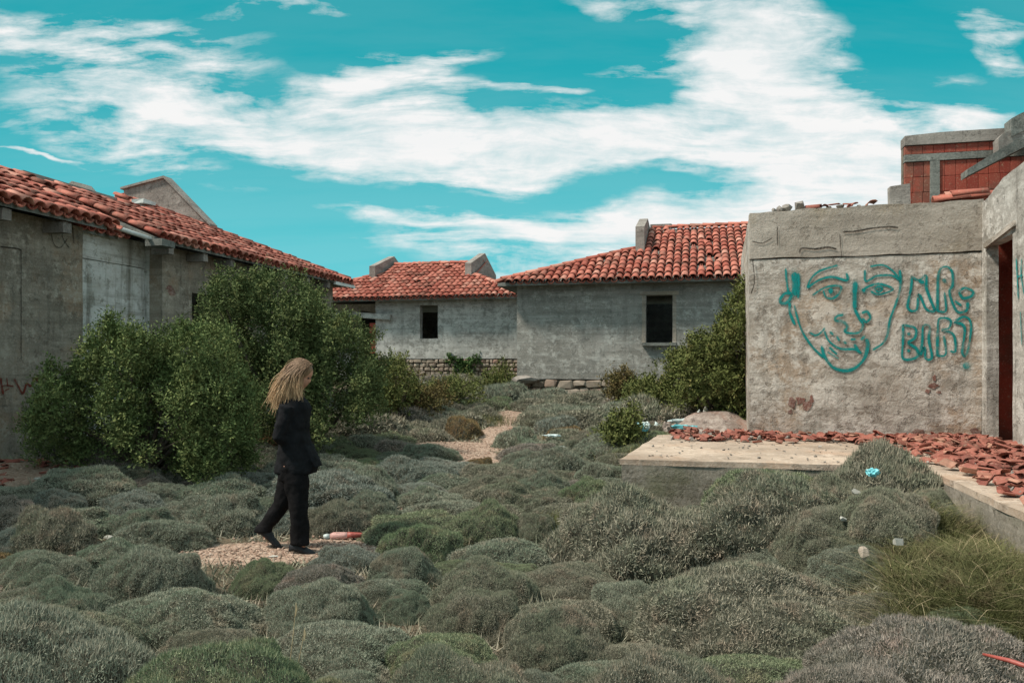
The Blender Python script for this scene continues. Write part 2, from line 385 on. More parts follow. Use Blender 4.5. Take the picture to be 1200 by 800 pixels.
def ground(x, y):
    z = ground_base(x, y)
    z += 0.05 * (noise.noise(Vector((x * 0.7, y * 0.7, 3.1)))) + 0.02 * noise.noise(Vector((x * 2.3, y * 2.3, 1.2)))
    return z

def hit(px, py):
    """ground point seen at a pixel"""
    lo, hi = 2.0, 60.0
    for _ in range(50):
        mid = (lo + hi) / 2; p = at(px, py, mid)
        if p.z > ground(p.x, p.y): lo = mid
        else: hi = mid
    p = at(px, py, (lo + hi) / 2); p.z = ground(p.x, p.y); return p


# ------------------------------------------------------------------ ground
BARE = [(-2.35, 6.95, 1.0, 0.35), (-1.45, 7.15, 0.55, 0.28), (-4.2, 6.9, 0.55, 0.25), (-1.35, 8.1, 0.35, 0.5), (-6.3, 9.2, 1.3, 0.9),
        (-0.8, 13.0, 1.25, 0.55), (-0.1, 14.4, 0.5, 1.2), (0.0, 16.8, 0.4, 1.5), (-0.75, 11.8, 0.6, 0.9), (-4.3, 5.9, 0.5, 0.2), (-5.2, 6.6, .5, .22)]
def bare(x, y):
    b = 0
    for (cx, cy, a, c) in BARE:
        d = math.hypot((x - cx) / a, (y - cy) / c); b = max(b, 1 - sst(d, 0.75, 1.25))
    return b

def lines(a, b, s): return list(np.arange(a, b, s))
xs = lines(-400, -60, 40) + lines(-60, -14, 4) + lines(-14, 12, 0.14) + lines(12, 60, 4) + lines(60, 401, 40)
ys = lines(-200, -20, 30) + lines(-20, 1, 3) + lines(1, 27, 0.14) + lines(27, 60, 3) + lines(60, 901, 40)
V = [(x, y, ground(x, y) + 0.02 * bare(x, y)) for y in ys for x in xs]
nx = len(xs)
Fc = [(j * nx + i, j * nx + i + 1, (j + 1) * nx + i + 1, (j + 1) * nx + i) for j in range(len(ys) - 1) for i in range(nx - 1)]
m, t, b = new_mat('soil_and_gravel', 0.95, 0.1)
g = t.node('ShaderNodeNewGeometry').outputs['Position']
at_ = t.node('ShaderNodeAttribute'); at_.attribute_name = 'tint'
soil = t.mix(t.ramp(t.noise(g, 3, 6, 0.65), 0.35, 0.65), (0.09, 0.078, 0.055), (0.17, 0.14, 0.10))
soil = t.mix(t.ramp(t.noise(g, 28, 5, 0.7), 0.5, 0.7, 0, 0.7), soil, (0.12, 0.13, 0.08))
vor = t.node('ShaderNodeTexVoronoi'); vor.inputs['Scale'].default_value = 34; t.l.new(g, vor.inputs['Vector'])
grv = t.mix(t.ramp(t.noise(g, 16, 5, 0.7), 0.35, 0.65), (0.27, 0.18, 0.135), (0.42, 0.31, 0.24))
grv = t.mix(t.ramp(vor.outputs['Color'], 0.3, 0.9, 0, 0.5), grv, (0.60, 0.50, 0.40))
edge = t.ramp(t.math('ADD', at_.outputs['Fac'], t.math('MULTIPLY', t.math('SUBTRACT', t.noise(g, 7, 5, 0.7), 0.5), 0.9)), 0.35, 0.6)
t.put(b.inputs['Base Color'], t.mix(edge, soil, grv))
bump(t, b, t.math('ADD', t.noise(g, 40, 5, 0.7), t.math('MULTIPLY', vor.outputs['Distance'], -0.8)), 0.8, 0.03)
go = mk('ground', V, Fc, m, smooth=True, tint=[bare(v[0], v[1]) for v in V]); tag(go, kind='structure')


# ------------------------------------------------------------------ walls
def wall(name, P0, d, length, zb, zt, thick, inward, mat, parent, holes=(), cell=0.3, jit=0.006, top=None, facejit=True, label=None):
    """wall panel with real openings: P0 xy start, d direction, inward = direction of the thickness"""
    def cuts(a, b, hs):
        c = list(np.linspace(a, b, max(2, int((b - a) / cell) + 1)))
        for h in hs:
            c = [x for x in c if abs(x - h) > 0.06 or x in (a, b)]; c.append(h)
        return sorted(set(c))
    A = cuts(0, length, [h for q in holes for h in q[:2]]); B = cuts(zb, zt, [h for q in holes for h in q[2:]])
    na, nb = len(A), len(B); V = []
    for side in (0, 1):
        for j, z in enumerate(B):
            for i, a in enumerate(A):
                zz = z + (top(a) if (top and j == nb - 1) else 0)
                p = Vector((P0[0], P0[1], 0)) + d * a + inward * (thick * side) + Z * zz
                nv = noise.noise_vector(p * 2.7)
                p += d * nv.x * jit * 2 + Z * nv.z * jit * 2
                if facejit: p += inward * nv.y * jit
                V.append(p)
    def idx(s, j, i): return s * na * nb + j * na + i
    def filled(j, i):
        if j < 0 or i < 0 or j >= nb - 1 or i >= na - 1: return False
        ca = (A[i] + A[i + 1]) / 2; cz = (B[j] + B[j + 1]) / 2
        return not any(h[0] < ca < h[1] and h[2] < cz < h[3] for h in holes)
    Fc = []
    for j in range(nb - 1):
        for i in range(na - 1):
            if not filled(j, i): continue
            Fc.append((idx(0, j, i), idx(0, j, i + 1), idx(0, j + 1, i + 1), idx(0, j + 1, i)))
            Fc.append((idx(1, j, i), idx(1, j + 1, i), idx(1, j + 1, i + 1), idx(1, j, i + 1)))
            for (dj, di, p, q) in ((-1, 0, (j, i), (j, i + 1)), (1, 0, (j + 1, i + 1), (j + 1, i)), (0, -1, (j + 1, i), (j, i)), (0, 1, (j, i + 1), (j + 1, i + 1))):
                if not filled(j + dj, i + di):
                    Fc.append((idx(0, *q), idx(0, *p), idx(1, *p), idx(1, *q)))
    o = fix(mk(name, V, Fc, mat, parent))
    if label: o['label'] = label
    return o

def xy(v): return Vector((v[0], v[1], 0))


# ------------------------------------------------------------------ clay tiles
def tile_vf(L=0.42, r0=0.104, r1=0.074, th=0.018, seg=6, up=1):
    V, Fc = [], []
    for (x, r) in ((0, r0), (L, r1)):
        for rr in (r, r - th):
            for k in range(seg + 1):
                a = math.pi * k / seg
                V.append((x, math.cos(a) * rr, up * math.sin(a) * rr * 0.85))
    n = seg + 1
    for k in range(seg):
        Fc.append((k, k + 1, 2 * n + k + 1, 2 * n + k)); Fc.append((n + k + 1, n + k, 3 * n + k, 3 * n + k + 1))
        Fc.append((k + 1, k, n + k, n + k + 1)); Fc.append((2 * n + k, 2 * n + k + 1, 3 * n + k + 1, 3 * n + k))
    Fc.append((0, 2 * n, 3 * n, n)); Fc.append((n - 1, 2 * n - 1, 4 * n - 1, 3 * n - 1))
    return V, Fc
tv, tf = tile_vf(); TILE = npmesh('roof_tile', tv, [f for f in tf], M['tile'])
cv, cf = tile_vf(up=-1, r0=0.08, r1=0.092)

class Roof:
    def __init__(s, parent, label=None):
        s.parent = parent; s.cand = []; s.stuffV = []; s.stuffF = []; s.stuffT = []; s.deck = None
    def add_deck(s, polys, mat, th=0.07):
        V, Fc = merge([prism_vf(p, Vector((0, 0, -th))) for p in polys])
        s.deck = fix(mk('roof', V, Fc, mat, s.parent)); return s.deck
    def plane(s, O, e, n, pitch, amax, bmax, inside, front=True, amin=0.0, spacing=0.2, expo=0.345):
        """O eave start; e along eave; n horizontal up-slope"""
        up = (n + Z * pitch).normalized(); nrm = e.cross(up); nrm = nrm if nrm.z > 0 else -nrm
        cosp = 1 / math.sqrt(1 + pitch * pitch)
        side = nrm.cross(up)
        nrow = int(bmax / cosp / expo) + 2; ncol = int((amax - amin) / spacing) + 1
        for i in range(ncol):
            a = amin + (i + 0.5) * spacing; rowoff = random.uniform(-0.025, 0.025)
            for j in range(nrow):
                b = -0.06 + j * expo + rowoff
                if not inside(a, (b + 0.2) * cosp): continue
                P = O + e * a + up * b
                rot = Matrix((up, side, nrm)).transposed().to_4x4()
                wob = Matrix.Rotation(random.gauss(0, 0.022) + (random.gauss(0, .14) if random.random() < .035 else 0), 4, 'Z') @ Matrix.Rotation(random.gauss(0.035, 0.02), 4, 'Y')
                mt = Matrix.Translation(P + nrm * (0.045 + random.uniform(-.008, .010))) @ rot @ wob
                if random.random() > 0.02:
                    s.cand.append((mt, front))
                m2 = Matrix.Translation(P + e * spacing / 2 + nrm * 0.045) @ rot
                s.add(cv, cf, m2)
    def add(s, v, f, mt):
        k = len(s.stuffV); s.stuffV += [tuple(mt @ Vector(q)) for q in v]; s.stuffF += [tuple(i + k for i in q) for q in f]
        s.stuffT += [random.random()] * len(v)
    def caps(s, A, B):
        """ridge or hip tiles along a line"""
        d = (B - A); L = d.length; d.normalize(); side = Z.cross(d).normalized(); up = d.cross(side)
        rot = Matrix((d, side, up)).transposed().to_4x4(); n = int(L / 0.36)
        for i in range(n):
            mt = Matrix.Translation(A + d * (i * 0.36) + up * 0.045) @ rot @ Matrix.Rotation(random.gauss(0, .03), 4, 'Z') @ Matrix.Scale(1.25, 4)
            o = bpy.data.objects.new('ridge_tile', TILE); link(o, s.deck)
            o.matrix_basis = Matrix.Translation(-world_loc(s.deck)) @ mt
    def finish(s):
        s.cand.sort(key=lambda c: (not c[1], (c[0].translation - Vector((0, 0, CAMZ))).length))
        wl = world_loc(s.deck)
        for mt, fr in s.cand[:290]:
            o = bpy.data.objects.new('roof_tile', TILE); link(o, s.deck)
            o.matrix_basis = Matrix.Translation(-wl) @ mt
        for mt, fr in s.cand[290:]: s.add(tv, tf, mt)
        o = mk('roof_tiles', s.stuffV, s.stuffF, M['tile'], s.deck, tint=s.stuffT); tag(o, kind='stuff')

def stone_course(parent, P0, d, out, a0, a1, zb, zt, hmean, lmean, name='stone', mat=None, depth=0.09, gap=0.015, skip=None, rnd=0.3):
    """separate stones laid in courses on a face; out = outward normal"""
    rows = max(1, round((zt - zb) / hmean)); h = (zt - zb) / rows
    for r in range(rows):
        a = a0 - random.uniform(0, lmean * .5)
        while a < a1:
            l = lmean * random.uniform(1 - rnd, 1 + rnd)
            s, e = max(a, a0), min(a + l, a1); a += l
            if e - s < 0.05: continue
            if skip and skip((s + e) / 2, zb + (r + .5) * h): continue
            rg = rnd > .1; c = xy(P0) + d * ((s + e) / 2) + Z * (zb + (r + 0.5 + (random.uniform(-.1, .1) if rg else 0)) * h) + out * random.uniform(0.0, 0.025 * (rnd / .3))
            bmv, bmf = rock_vf((e - s - gap) / 2 * (random.uniform(.82, 1.02) if rg else 1), depth / 2, (h - gap) / 2 * (random.uniform(.7, 1.05) if rg else 1), rough=0.45 if rg else 0.02, k=0.70 if rg else 0.95)
            rt = Matrix((d, out, Z)).transposed()
            o = mk(name, [c + rt @ Vector(v) for v in bmv], bmf, mat or M['stone'], parent, loc=c)

def stone_vf(a, b, c, n=16):
    bm = bmesh.new()
    for i in range(n):
        d = Vector([random.gauss(0, 1) for _ in range(3)]).normalized() * random.uniform(.8, 1.08)
        bm.verts.new((d.x * a, d.y * b, d.z * c))
    bmesh.ops.convex_hull(bm, input=list(bm.verts)); bmesh.ops.delete(bm, geom=[v for v in bm.verts if not v.link_faces], context='VERTS')
    bm.verts.index_update(); vv = [tuple(v.co) for v in bm.verts]; ff = [tuple(v.index for v in f.verts) for f in bm.faces]; bm.free(); return vv, ff

def rock_vf(a, b, c, rough=0.15, k=0.72):
    """chamfered uneven block, half sizes a b c"""
    V = []
    for sx in (-1, 1):
        for sy in (-1, 1):
            for sz in (-1, 1):
                for q in range(3):
                    f = [k, k, k]; f[q] = 1.0
                    V.append((sx * a * (f[0] if q != 0 else 1) * (1 + random.uniform(-rough, rough) * .5),
                              sy * b * (f[1] if q != 1 else 1) * (1 + random.uniform(-rough, rough)),
                              sz * c * (f[2] if q != 2 else 1) * (1 + random.uniform(-rough, rough) * .5)))
    bm = bmesh.new(); vs = [bm.verts.new(v) for v in V]
    r = bmesh.ops.convex_hull(bm, input=vs)
    bm.verts.index_update()
    vv = [tuple(v.co) for v in bm.verts]; ff = [tuple(v.index for v in f.verts) for f in bm.faces]; bm.free()
    return vv, ff

# ================================================================== LEFT HOUSES (local t along W_, s = -U into the house)
L0 = Vector((-6.43, 10.0, 0)); EZ = CAMZ + 2.1
def LP(s, t, z): return L0 + W_ * t - U * s + Z * z
def top_noise(amp): return lambda a: amp * noise.noise(Vector((a * 3.1, 4.2, 9.1)))

hA = empty('house', LP(2, -3, 0.42), 'dark plastered ruined house at the left edge of the photo, nearest on that side', 'house', 'ruined tiled houses')
wall('wall', LP(0.4, -8, 0), W_, 9.83, 0.1, EZ - 0.02, 0.25, -U, M['wallA'], hA, holes=[(6.6, 7.85, 1.45, 3.12)])
wall('wall', LP(0.4 + 0.25, 1.83, 0), -U, 6.2, 0.1, EZ + 0.1, 0.24, -W_, M['wallA'], hA)
wall('wall', LP(7.0, -8, 0), W_, 9.8, 0.1, EZ - 0.02, 0.25, U, M['wallA'], hA)
wall('wall', LP(0.4 + 0.25, -8, 0), -U, 6.2, 0.1, EZ + 0.1, 0.24, W_, M['wallA'], hA)
# boarded-up opening left of the bush: a smooth recessed panel with a raised edge
v, f = box_vf(LP(0.46, -0.78, 2.285), W_ * 0.61, U * 0.10, Z * 0.83); mk('window_infill', v, f, M['panel'], hA)
rA = Roof(hA)
pA = 0.45; Wd = 3.7
rA.add_deck([[LP(0, -8.3, EZ), LP(0, 1.85, EZ), LP(Wd, 1.85, EZ + pA * Wd), LP(Wd, -8.3, EZ + pA * Wd)],
             [LP(Wd, -8.3, EZ + pA * Wd), LP(Wd, 1.85, EZ + pA * Wd), LP(2 * Wd, 1.85, EZ), LP(2 * Wd, -8.3, EZ)]], M['concrete'])
rA.plane(LP(0, -8.3, EZ), W_, -U, pA, 10.15, Wd, lambda a, b: b < Wd, amin=4.15)
rA.plane(LP(2 * Wd, -8.3, EZ), W_, U, pA, 10.15, Wd, lambda a, b: b < Wd, front=False, amin=6)
rA.finish()
for t_ in (-2.0, -1.1, 0.15, 1.15):
    v, f = box_vf(LP(0.22, t_, EZ - 0.15), U * 0.17, W_ * 0.07, Z * 0.075, 0.006); mk('beam_end', v, f, M['cap'], hA)
v, f = box_vf(LP(0.02, -1.0, EZ - 0.055), W_ * 0.9, U * 0.03, Z * 0.02, 0.004); mk('fascia', v, f, M['white'], hA)

# house B: connecting bay + main body with hip end
hB = empty('house', LP(2, 6, 0.42), 'long ruined house on the left with a hipped tile roof and a pointed plaster gable', 'house', 'ruined tiled houses')
wall('wall', LP(0.75, 1.85, 0), W_, 2.0, 0.1, EZ - 0.42, 0.25, -U, M['wallB'], hB, label='pale limewashed wall bay')
wall('lintel_beam', LP(0.735, 1.85, 0), W_, 2.0, EZ - 0.41, EZ + 0.03, 0.25, -U, M['wallB'], hB)
wall('wall', LP(0.4, 3.63, 0), W_, 6.5, 0.1, EZ - 0.02, 0.25, -U, M['wallA'], hB, holes=[(0.82, 1.5, 1.5, 3.0)])
wall('wall', LP(0.65, 3.64, 0), -U, 5.8, 0.1, EZ + 0.05, 0.24, W_, M['wallB'], hB)
wall('wall', LP(0.65, 10.13, 0), -U, 5.8, 0.1, EZ, 0.24, -W_, M['wallA'], hB)
wall('wall', LP(6.9, 1.9, 0), W_, 8.2, 0.1, EZ - 0.02, 0.25, U, M['wallA'], hB)
rB = Roof(hB); pB = 0.42
def zB(s): return EZ + pB * s
rB.add_deck([[LP(0, 2.9, EZ), LP(0, 10.5, EZ), LP(Wd, 10.5 - Wd, zB(Wd)), LP(Wd, 6.5, zB(Wd)), LP(2.7, 6.5, zB(2.7)), LP(2.7, 2.9, zB(2.7))],
             [LP(0.68, 1.8, zB(0.1)), LP(0.68, 2.9, zB(0.1)), LP(2.7, 2.9, zB(2.7) - .1), LP(2.7, 1.8, zB(2.7) - .1)],
             [LP(0, 10.5, EZ), LP(2 * Wd, 10.5, EZ), LP(Wd, 10.5 - Wd, zB(Wd))],
             [LP(2.7, 1.9, EZ + .75), LP(2.7, 6.5, EZ + .75), LP(7.1, 6.5, EZ + .1), LP(7.1, 1.9, EZ + .1)],
             [LP(2 * Wd, 10.5, EZ), LP(2 * Wd, 6.5, EZ), LP(Wd, 6.5, zB(Wd)), LP(Wd, 10.5 - Wd, zB(Wd))]], M['concrete'])
rB.plane(LP(0, 2.9, EZ), W_, -U, pB, 7.6, Wd, lambda a, b: b < Wd and b < 7.6 - a and (b < 2.66 or a > 3.6))
rB.plane(LP(0.66, 1.85, zB(0.1)), W_, -U, pB, 1.05, 2.1, lambda a, b: b < 2.0)
rB.plane(LP(0, 10.5, EZ), -U, -W_, pB, 2 * Wd, Wd, lambda a, b: b < a and b < 2 * Wd - a, front=False)
rB.plane(LP(2 * Wd, 6.5, EZ), W_, U, pB, 4.0, Wd, lambda a, b: b < Wd - .15 and b < 4.0 - a, front=False)
rB.caps(LP(0.1, 10.4, zB(0.1)), LP(Wd, 10.5 - Wd, zB(Wd)))
rB.finish()
for t_ in (3.4, 4.35, 5.2, 6.2, 7.2, 8.2, 9.2):
    v, f = box_vf(LP(0.22, t_, EZ - 0.14), U * 0.17, W_ * 0.065, Z * 0.07, 0.006); mk('beam_end', v, f, M['cap'], hB)
v, f = box_vf(LP(-0.02, 3.02, EZ - 0.1), U * 0.16, W_ * 0.16, Z * 0.05, 0.01); mk('corner_block', v, f, M['concrete'], hB)
v, f = box_vf(LP(-0.03, 9.9, EZ - 0.08), W_ * 0.55, U * 0.03, Z * 0.035, 0.004); mk('fascia', v, f, M['white'], hB)
# the pointed gable wall that stands through the roof
g_ = [LP(2.45, 8, zB(2.2)), LP(2.45, 8, CAMZ + 3.27), LP(3.62, 8, CAMZ + 4.41), LP(4.74, 8, CAMZ + 4.2), LP(4.74, 8, zB(2.2))]
v, f = prism_vf(g_, W_ * 0.2); fix(mk('gable_wall', v, f, M['cap'], hB))
v, f = prism_vf([LP(2.40, 7.94, CAMZ + 3.24), LP(2.40, 7.94, CAMZ + 3.29), LP(3.62, 7.94, CAMZ + 4.46), LP(4.79, 7.94, CAMZ + 4.25), LP(4.79, 7.94, CAMZ + 4.20), LP(3.62, 7.94, CAMZ + 4.405)], W_ * 0.30)
fix(mk('coping', v, f, M['cap'], hB))
v, f = box_vf(LP(2.85, 4.85, zB(2.7) + 0.04), U * 0.12, W_ * 1.75, Z * 0.09, 0.01); mk('parapet', v, f, M['cap'], hB)
v, f = prism_vf([LP(3.2, 5.3, zB(2.4)), LP(3.1, 5.3, CAMZ + 3.3), LP(3.45, 5.3, CAMZ + 3.66), LP(3.75, 5.3, CAMZ + 3.74), LP(4.1, 5.3, CAMZ + 3.5), LP(4.1, 5.3, zB(2.4))], W_ * 0.2)
fix(mk('gable_wall', v, f, M['cap'], hB))
v, f = prism_vf([LP(4.1, 9.6, zB(0.5)), LP(3.6, 9.6, CAMZ + 2.95), LP(4.0, 9.6, CAMZ + 3.22), LP(4.4, 9.6, CAMZ + 2.95), LP(4.4, 9.6, zB(0.5))], W_ * 0.2)
fix(mk('gable_wall', v, f, M['cap'], hB))
v, f = tube_vf([LP(0.15, 1.95, EZ + 0.06), LP(0.10, 2.5, EZ + 0.0), LP(0.05, 2.95, EZ - 0.04)], 0.035, 8); mk('gutter_pipe', v, f, M['white'], hB, smooth=True)
v, f = box_vf(LP(3.05, 6.55, zB(3.1) + 0.12), U * 0.14, W_ * 0.2, Z * 0.04, 0.01); mk('roof_patch', v, f, M['white'], hB)

# ================================================================== HOUSE C (far, facing)
C0 = Vector((0, 24.7, 0)); CE = CAMZ + 2.2; pC = 0.42; WC = 3.6
def CP(u, s, z): return C0 + U * u + W_ * s + Z * z
hC = empty('house', CP(-3, 3, 1.2), 'farthest ruined house at the end of the path, one dark window above a stone footing', 'house', 'ruined tiled houses')
def onplane(px, P0, d):
    """distance along d from P0 at which a plumb line at P0+d*a is seen at px"""
    k = (px - 600) / F; return (k * P0.y - P0.x) / (d.x - k * d.y)
wc0 = CP(-4.6, 0.4, 0); ac = lambda px: onplane(px, wc0, U)
wall('wall', CP(-4.6 + ac(440), 0.4, 0), U, 4.9 - ac(440), CAMZ + 0.27, CE - 0.02, 0.25, W_, M['wallC'], hC,
     holes=[(ac(492) - ac(440), ac(513) - ac(440), CAMZ + 0.92, CAMZ + 2.0)], cell=0.4)
v, f = box_vf(CP(-2.0, 0.62, 1.25), U * 2.7, W_ * 0.12, Z * 0.66); mk('footing', v, f, M['mortar'], hC)
stone_course(hC, CP(-4.7, 0.47, 0), U, -W_, 0.2, 4.95, 1.12, CAMZ + 0.26, 0.14, 0.19, rnd=0.5)
wall('wall', CP(0.05, 0.65, 0), W_, 5.8, 0.8, CE, 0.24, -U, M['wallC'], hC)
wall('wall', CP(-7.4, 6.45, 0), U, 7.4, 0.8, CE - .02, 0.25, -W_, M['wallC'], hC)
wall('wall', CP(-7.4, 1.6, 0), W_, 4.8, 0.8, CE, 0.25, U, M['wallC'], hC)
# the open porch at its left: dark back wall, door opening and a loose lintel
wall('wall', CP(-7.4, 1.6, 0), U, 2.95, 0.9, CE - .02, 0.2, W_, M['wallC'], hC, holes=[(1.6, 2.5, 1.2, CE - 0.25)])
pb = ac(425)
v, f = box_vf(CP(-4.6 + ac(437), 0.55, 2.6), U * 0.13, W_ * 0.12, Z * 0.5); mk('brick_pier', v, f, M['brick'], hC)
v, f = merge([box_vf(CP(-5.3, 0.35, CAMZ + 1.72), U * 1.15 + Z * -0.10, W_ * 0.1, Z * 0.09, 0.01)]); mk('lintel_beam', v, f, M['wallC'], hC)
rC = Roof(hC)
def zC(s): return CE + pC * s
rC.add_deck([[CP(-7.9, 0, CE), CP(0.35, 0, CE), CP(0.35 - WC, WC, zC(WC)), CP(-7.9 + WC, WC, zC(WC))],
             [CP(0.35, 0, CE), CP(0.35, 2 * WC, CE), CP(0.35 - WC, WC, zC(WC))],
             [CP(-7.9, 0, CE), CP(-7.9 + WC, WC, zC(WC)), CP(-7.9, 2 * WC, CE)],
             [CP(-7.9, 2 * WC, CE), CP(0.35, 2 * WC, CE), CP(0.35 - WC, WC, zC(WC)), CP(-7.9 + WC, WC, zC(WC))]], M['concrete'])
# between the gables the slope runs up to a higher ridge
rC.plane(CP(-7.9, 0, CE), U, W_, pC, 8.25, WC + 0.1, lambda a, b: b < 8.25 - a and b < a and b < WC or (2.5 < a < 5.95 and b < WC + .05))
rC.plane(CP(0.35, 0, CE), W_, -U, pC, 2 * WC, WC, lambda a, b: b < a and b < 2 * WC - a, front=False)
rC.plane(CP(-7.9, 0, CE), W_, U, pC, 2 * WC, WC, lambda a, b: b < a and b < 2 * WC - a, front=False)
v, f = prism_vf([CP(-5.35, 2.4, zC(2.4)), CP(-1.95, 2.3, zC(2.3)), CP(-1.95, WC, zC(WC)), CP(-5.35, WC, zC(WC))], Z * -0.07)
fix(mk('roof_slope', v, f, M['concrete'], rC.deck))
rC.caps(CP(-5.3, WC, zC(WC)), CP(-1.95, WC, zC(WC))); rC.caps(CP(0.25, 0.1, CE + .04), CP(-1.9, 2.25, zC(2.25)))
rC.caps(CP(-7.8, 0.1, CE + .04), CP(-5.5, 2.4, zC(2.4)))
rC.finish()
for u_ in (-5.4, -1.9):
    v, f = prism_vf([CP(u_, 2.0, zC(1.8)), CP(u_, 2.0, CAMZ + 3.54), CP(u_, 3.8, CAMZ + 4.12), CP(u_, 5.4, CAMZ + 3.5), CP(u_, 5.4, zC(0.5))], U * -0.22)
    fix(mk('gable_wall', v, f, M['cap'], hC))
# slopes behind the gables, so that the roof is whole
# ivy on the footing
def leaves(name, centers, radii, count, L, Wf, m, parent=None, loc=None, shoot=0.5, updir=0.5, squash=1.0, per=7, stem=0.11):
    """sprigs of small leaves over a set of clumps; vectorised"""
    C = np.array(centers, float); Rr = np.array(radii, float)
    p = Rr ** 2; p /= p.sum(); idx = RNG.choice(len(C), count, p=p)
    d = RNG.normal(size=(count, 3)); d[:, 2] += 0.25; d /= np.linalg.norm(d, axis=1, keepdims=True)
    rad = Rr[idx] * (RNG.random(count) ** 0.5) * 1.1
    pos = C[idx] + d * rad[:, None] * np.array([1, 1, squash])
    dirn = d * (1 - updir) + np.array([0, 0, updir]) + RNG.normal(size=(count, 3)) * 0.35
    dirn /= np.linalg.norm(dirn, axis=1, keepdims=True)
    n = count * per
    P = np.repeat(pos, per, 0); D = np.repeat(dirn, per, 0)
    along = np.tile(np.linspace(0, 1, per), count)[:, None] * stem * (0.6 + 0.8 * RNG.random((n, 1)))
    rnd = RNG.normal(size=(n, 3)); side = np.cross(D, rnd); side /= np.linalg.norm(side, axis=1, keepdims=True) + 1e-9
    ld = side * 0.75 + D * 0.65; ld /= np.linalg.norm(ld, axis=1, keepdims=True)
    wd = np.cross(ld, D + RNG.normal(size=(n, 3)) * 0.5); wd /= np.linalg.norm(wd, axis=1, keepdims=True) + 1e-9
    base = P + D * along; ln = L * (0.6 + 0.8 * RNG.random((n, 1))); wn = Wf * (0.7 + 0.6 * RNG.random((n, 1)))
    Vv = np.empty((n, 4, 3)); Vv[:, 0] = base; Vv[:, 1] = base + ld * ln * 0.5 + wd * wn; Vv[:, 2] = base + ld * ln; Vv[:, 3] = base + ld * ln * 0.5 - wd * wn
    org = np.array(loc if loc is not None else (0, 0, 0)); Vv -= org
    Fi = np.arange(n * 4).reshape(n, 4)
    tint = np.repeat(np.repeat(RNG.random(count), per) * 0.6 + RNG.random(n) * 0.4, 4)
    me = npmesh(name, Vv.reshape(-1, 3), Fi, m, tint)
    o = bpy.data.objects.new(name, me)
    if parent is None: o.location = org
    else: o.location = Vector(org) - world_loc(parent)
    return link(o, parent)

ivc = [tuple(CP(-4.6 + ac(q), 0.42, z)) for q, z in ((535, 1.80), (542, 1.7), (550, 1.72), (558, 1.85), (545, 1.45), (552, 1.5), (540, 1.55), (528, 1.88))]
iv = leaves('climbing_plant', ivc, [0.13] * len(ivc), 500, 0.07, 0.028, M['ivy'], loc=CP(-1.6, 0.4, 1.3), per=4)
tag(iv, 'dark green ivy patch hanging over the stone footing of the farthest house', 'plant')

# ================================================================== HOUSE D (middle)
D0 = Vector((-0.37, 20.5, 0)); DE = CAMZ + 2.15; pD = 0.47; WDd = 4.05
def DP(u, s, z): return D0 + U * u + W_ * s + Z * z
hD = empty('house', DP(4, 3, 0.8), 'grey ruined house in the middle with one dark window under a tiled roof', 'house', 'ruined tiled houses')
wd0 = DP(0.42, 0.4, 0); ad = lambda px: onplane(px, wd0, U)
wall('wall', wd0, U, 8.2, CAMZ - 0.31, DE - 0.02, 0.28, W_, M['wallD'], hD, holes=[(ad(757), ad(788), CAMZ + 0.61, CAMZ + 1.80)], cell=0.35)
v, f = box_vf(wd0 + U * (ad(757) + ad(788)) / 2 + Z * (CAMZ + 0.57) - W_ * 0.04, U * 0.42, W_ * 0.09, Z * 0.035, 0.008); mk('window_sill', v, f, M['concrete'], hD)
v, f = box_vf(wd0 + U * (ad(757) + ad(788)) / 2 + Z * (CAMZ + 1.85) - W_ * 0.0, U * 0.48, W_ * 0.03, Z * 0.045, 0.008); mk('window_lintel', v, f, M['beam'], hD)
for a_ in (ad(757) - .05, ad(788) + .05):
    v, f = box_vf(wd0 + U * a_ + Z * (CAMZ + 1.205) + W_ * 0.01, U * 0.045, W_ * 0.025, Z * 0.59, 0.006); mk('window_surround', v, f, M['beam'], hD)
v, f = box_vf(wd0 + U * 4.1 + W_ * 0.2 + Z * 0.85, U * 4.1, W_ * 0.14, Z * 0.47); mk('footing', v, f, M['mortar'], hD)
stone_course(hD, wd0 + W_ * 0.04, U, -W_, 0.0, 4.6, 0.72, CAMZ - 0.325, 0.2, 0.30, rnd=0.5)
wall('wall', DP(0.42, 0.68, 0), W_, 7.0, 0.5, DE, 0.25, U, M['wallD'], hD)
wall('wall', DP(8.3, 0.68, 0), W_, 7.0, 0.5, DE, 0.25, U, M['wallD'], hD)
wall('wall', DP(0.42, 7.7, 0), U, 8.2, 0.5, DE - .02, 0.25, -W_, M['wallD'], hD)
rD = Roof(hD)
def zD(s): return DE + pD * s
rD.add_deck([[DP(0, 0, DE), DP(9, 0, DE), DP(9, WDd, zD(WDd)), DP(3.5, WDd, zD(WDd)), DP(3.5, 2.31, zD(2.31))],
             [DP(0, 0, DE), DP(3.5, 2.31, zD(2.31)), DP(3.5, 5.8, zD(2.31)), DP(0, 8.1, DE)],
             [DP(3.5, WDd, zD(WDd)), DP(9, WDd, zD(WDd)), DP(9, 8.1, DE), DP(0, 8.1, DE), DP(3.5, 5.8, zD(2.31))]], M['concrete'])
rD.plane(DP(0, 0, DE), U, W_, pD, 9, WDd, lambda a, b: (b < a * 0.66 if a < 3.5 else b < WDd), amin=0)
rD.plane(DP(0, 0, DE), W_, U, 0.31, 8.1, 3.5, lambda a, b: b * 0.66 < a and b * 0.66 < 8.1 - a and b < 3.5, front=False)
rD.caps(DP(0.1, 0.06, DE + .03), DP(3.45, 2.28, zD(2.28))); rD.caps(DP(3.7, WDd, zD(WDd)), DP(8.9, WDd, zD(WDd)))
rD.finish()
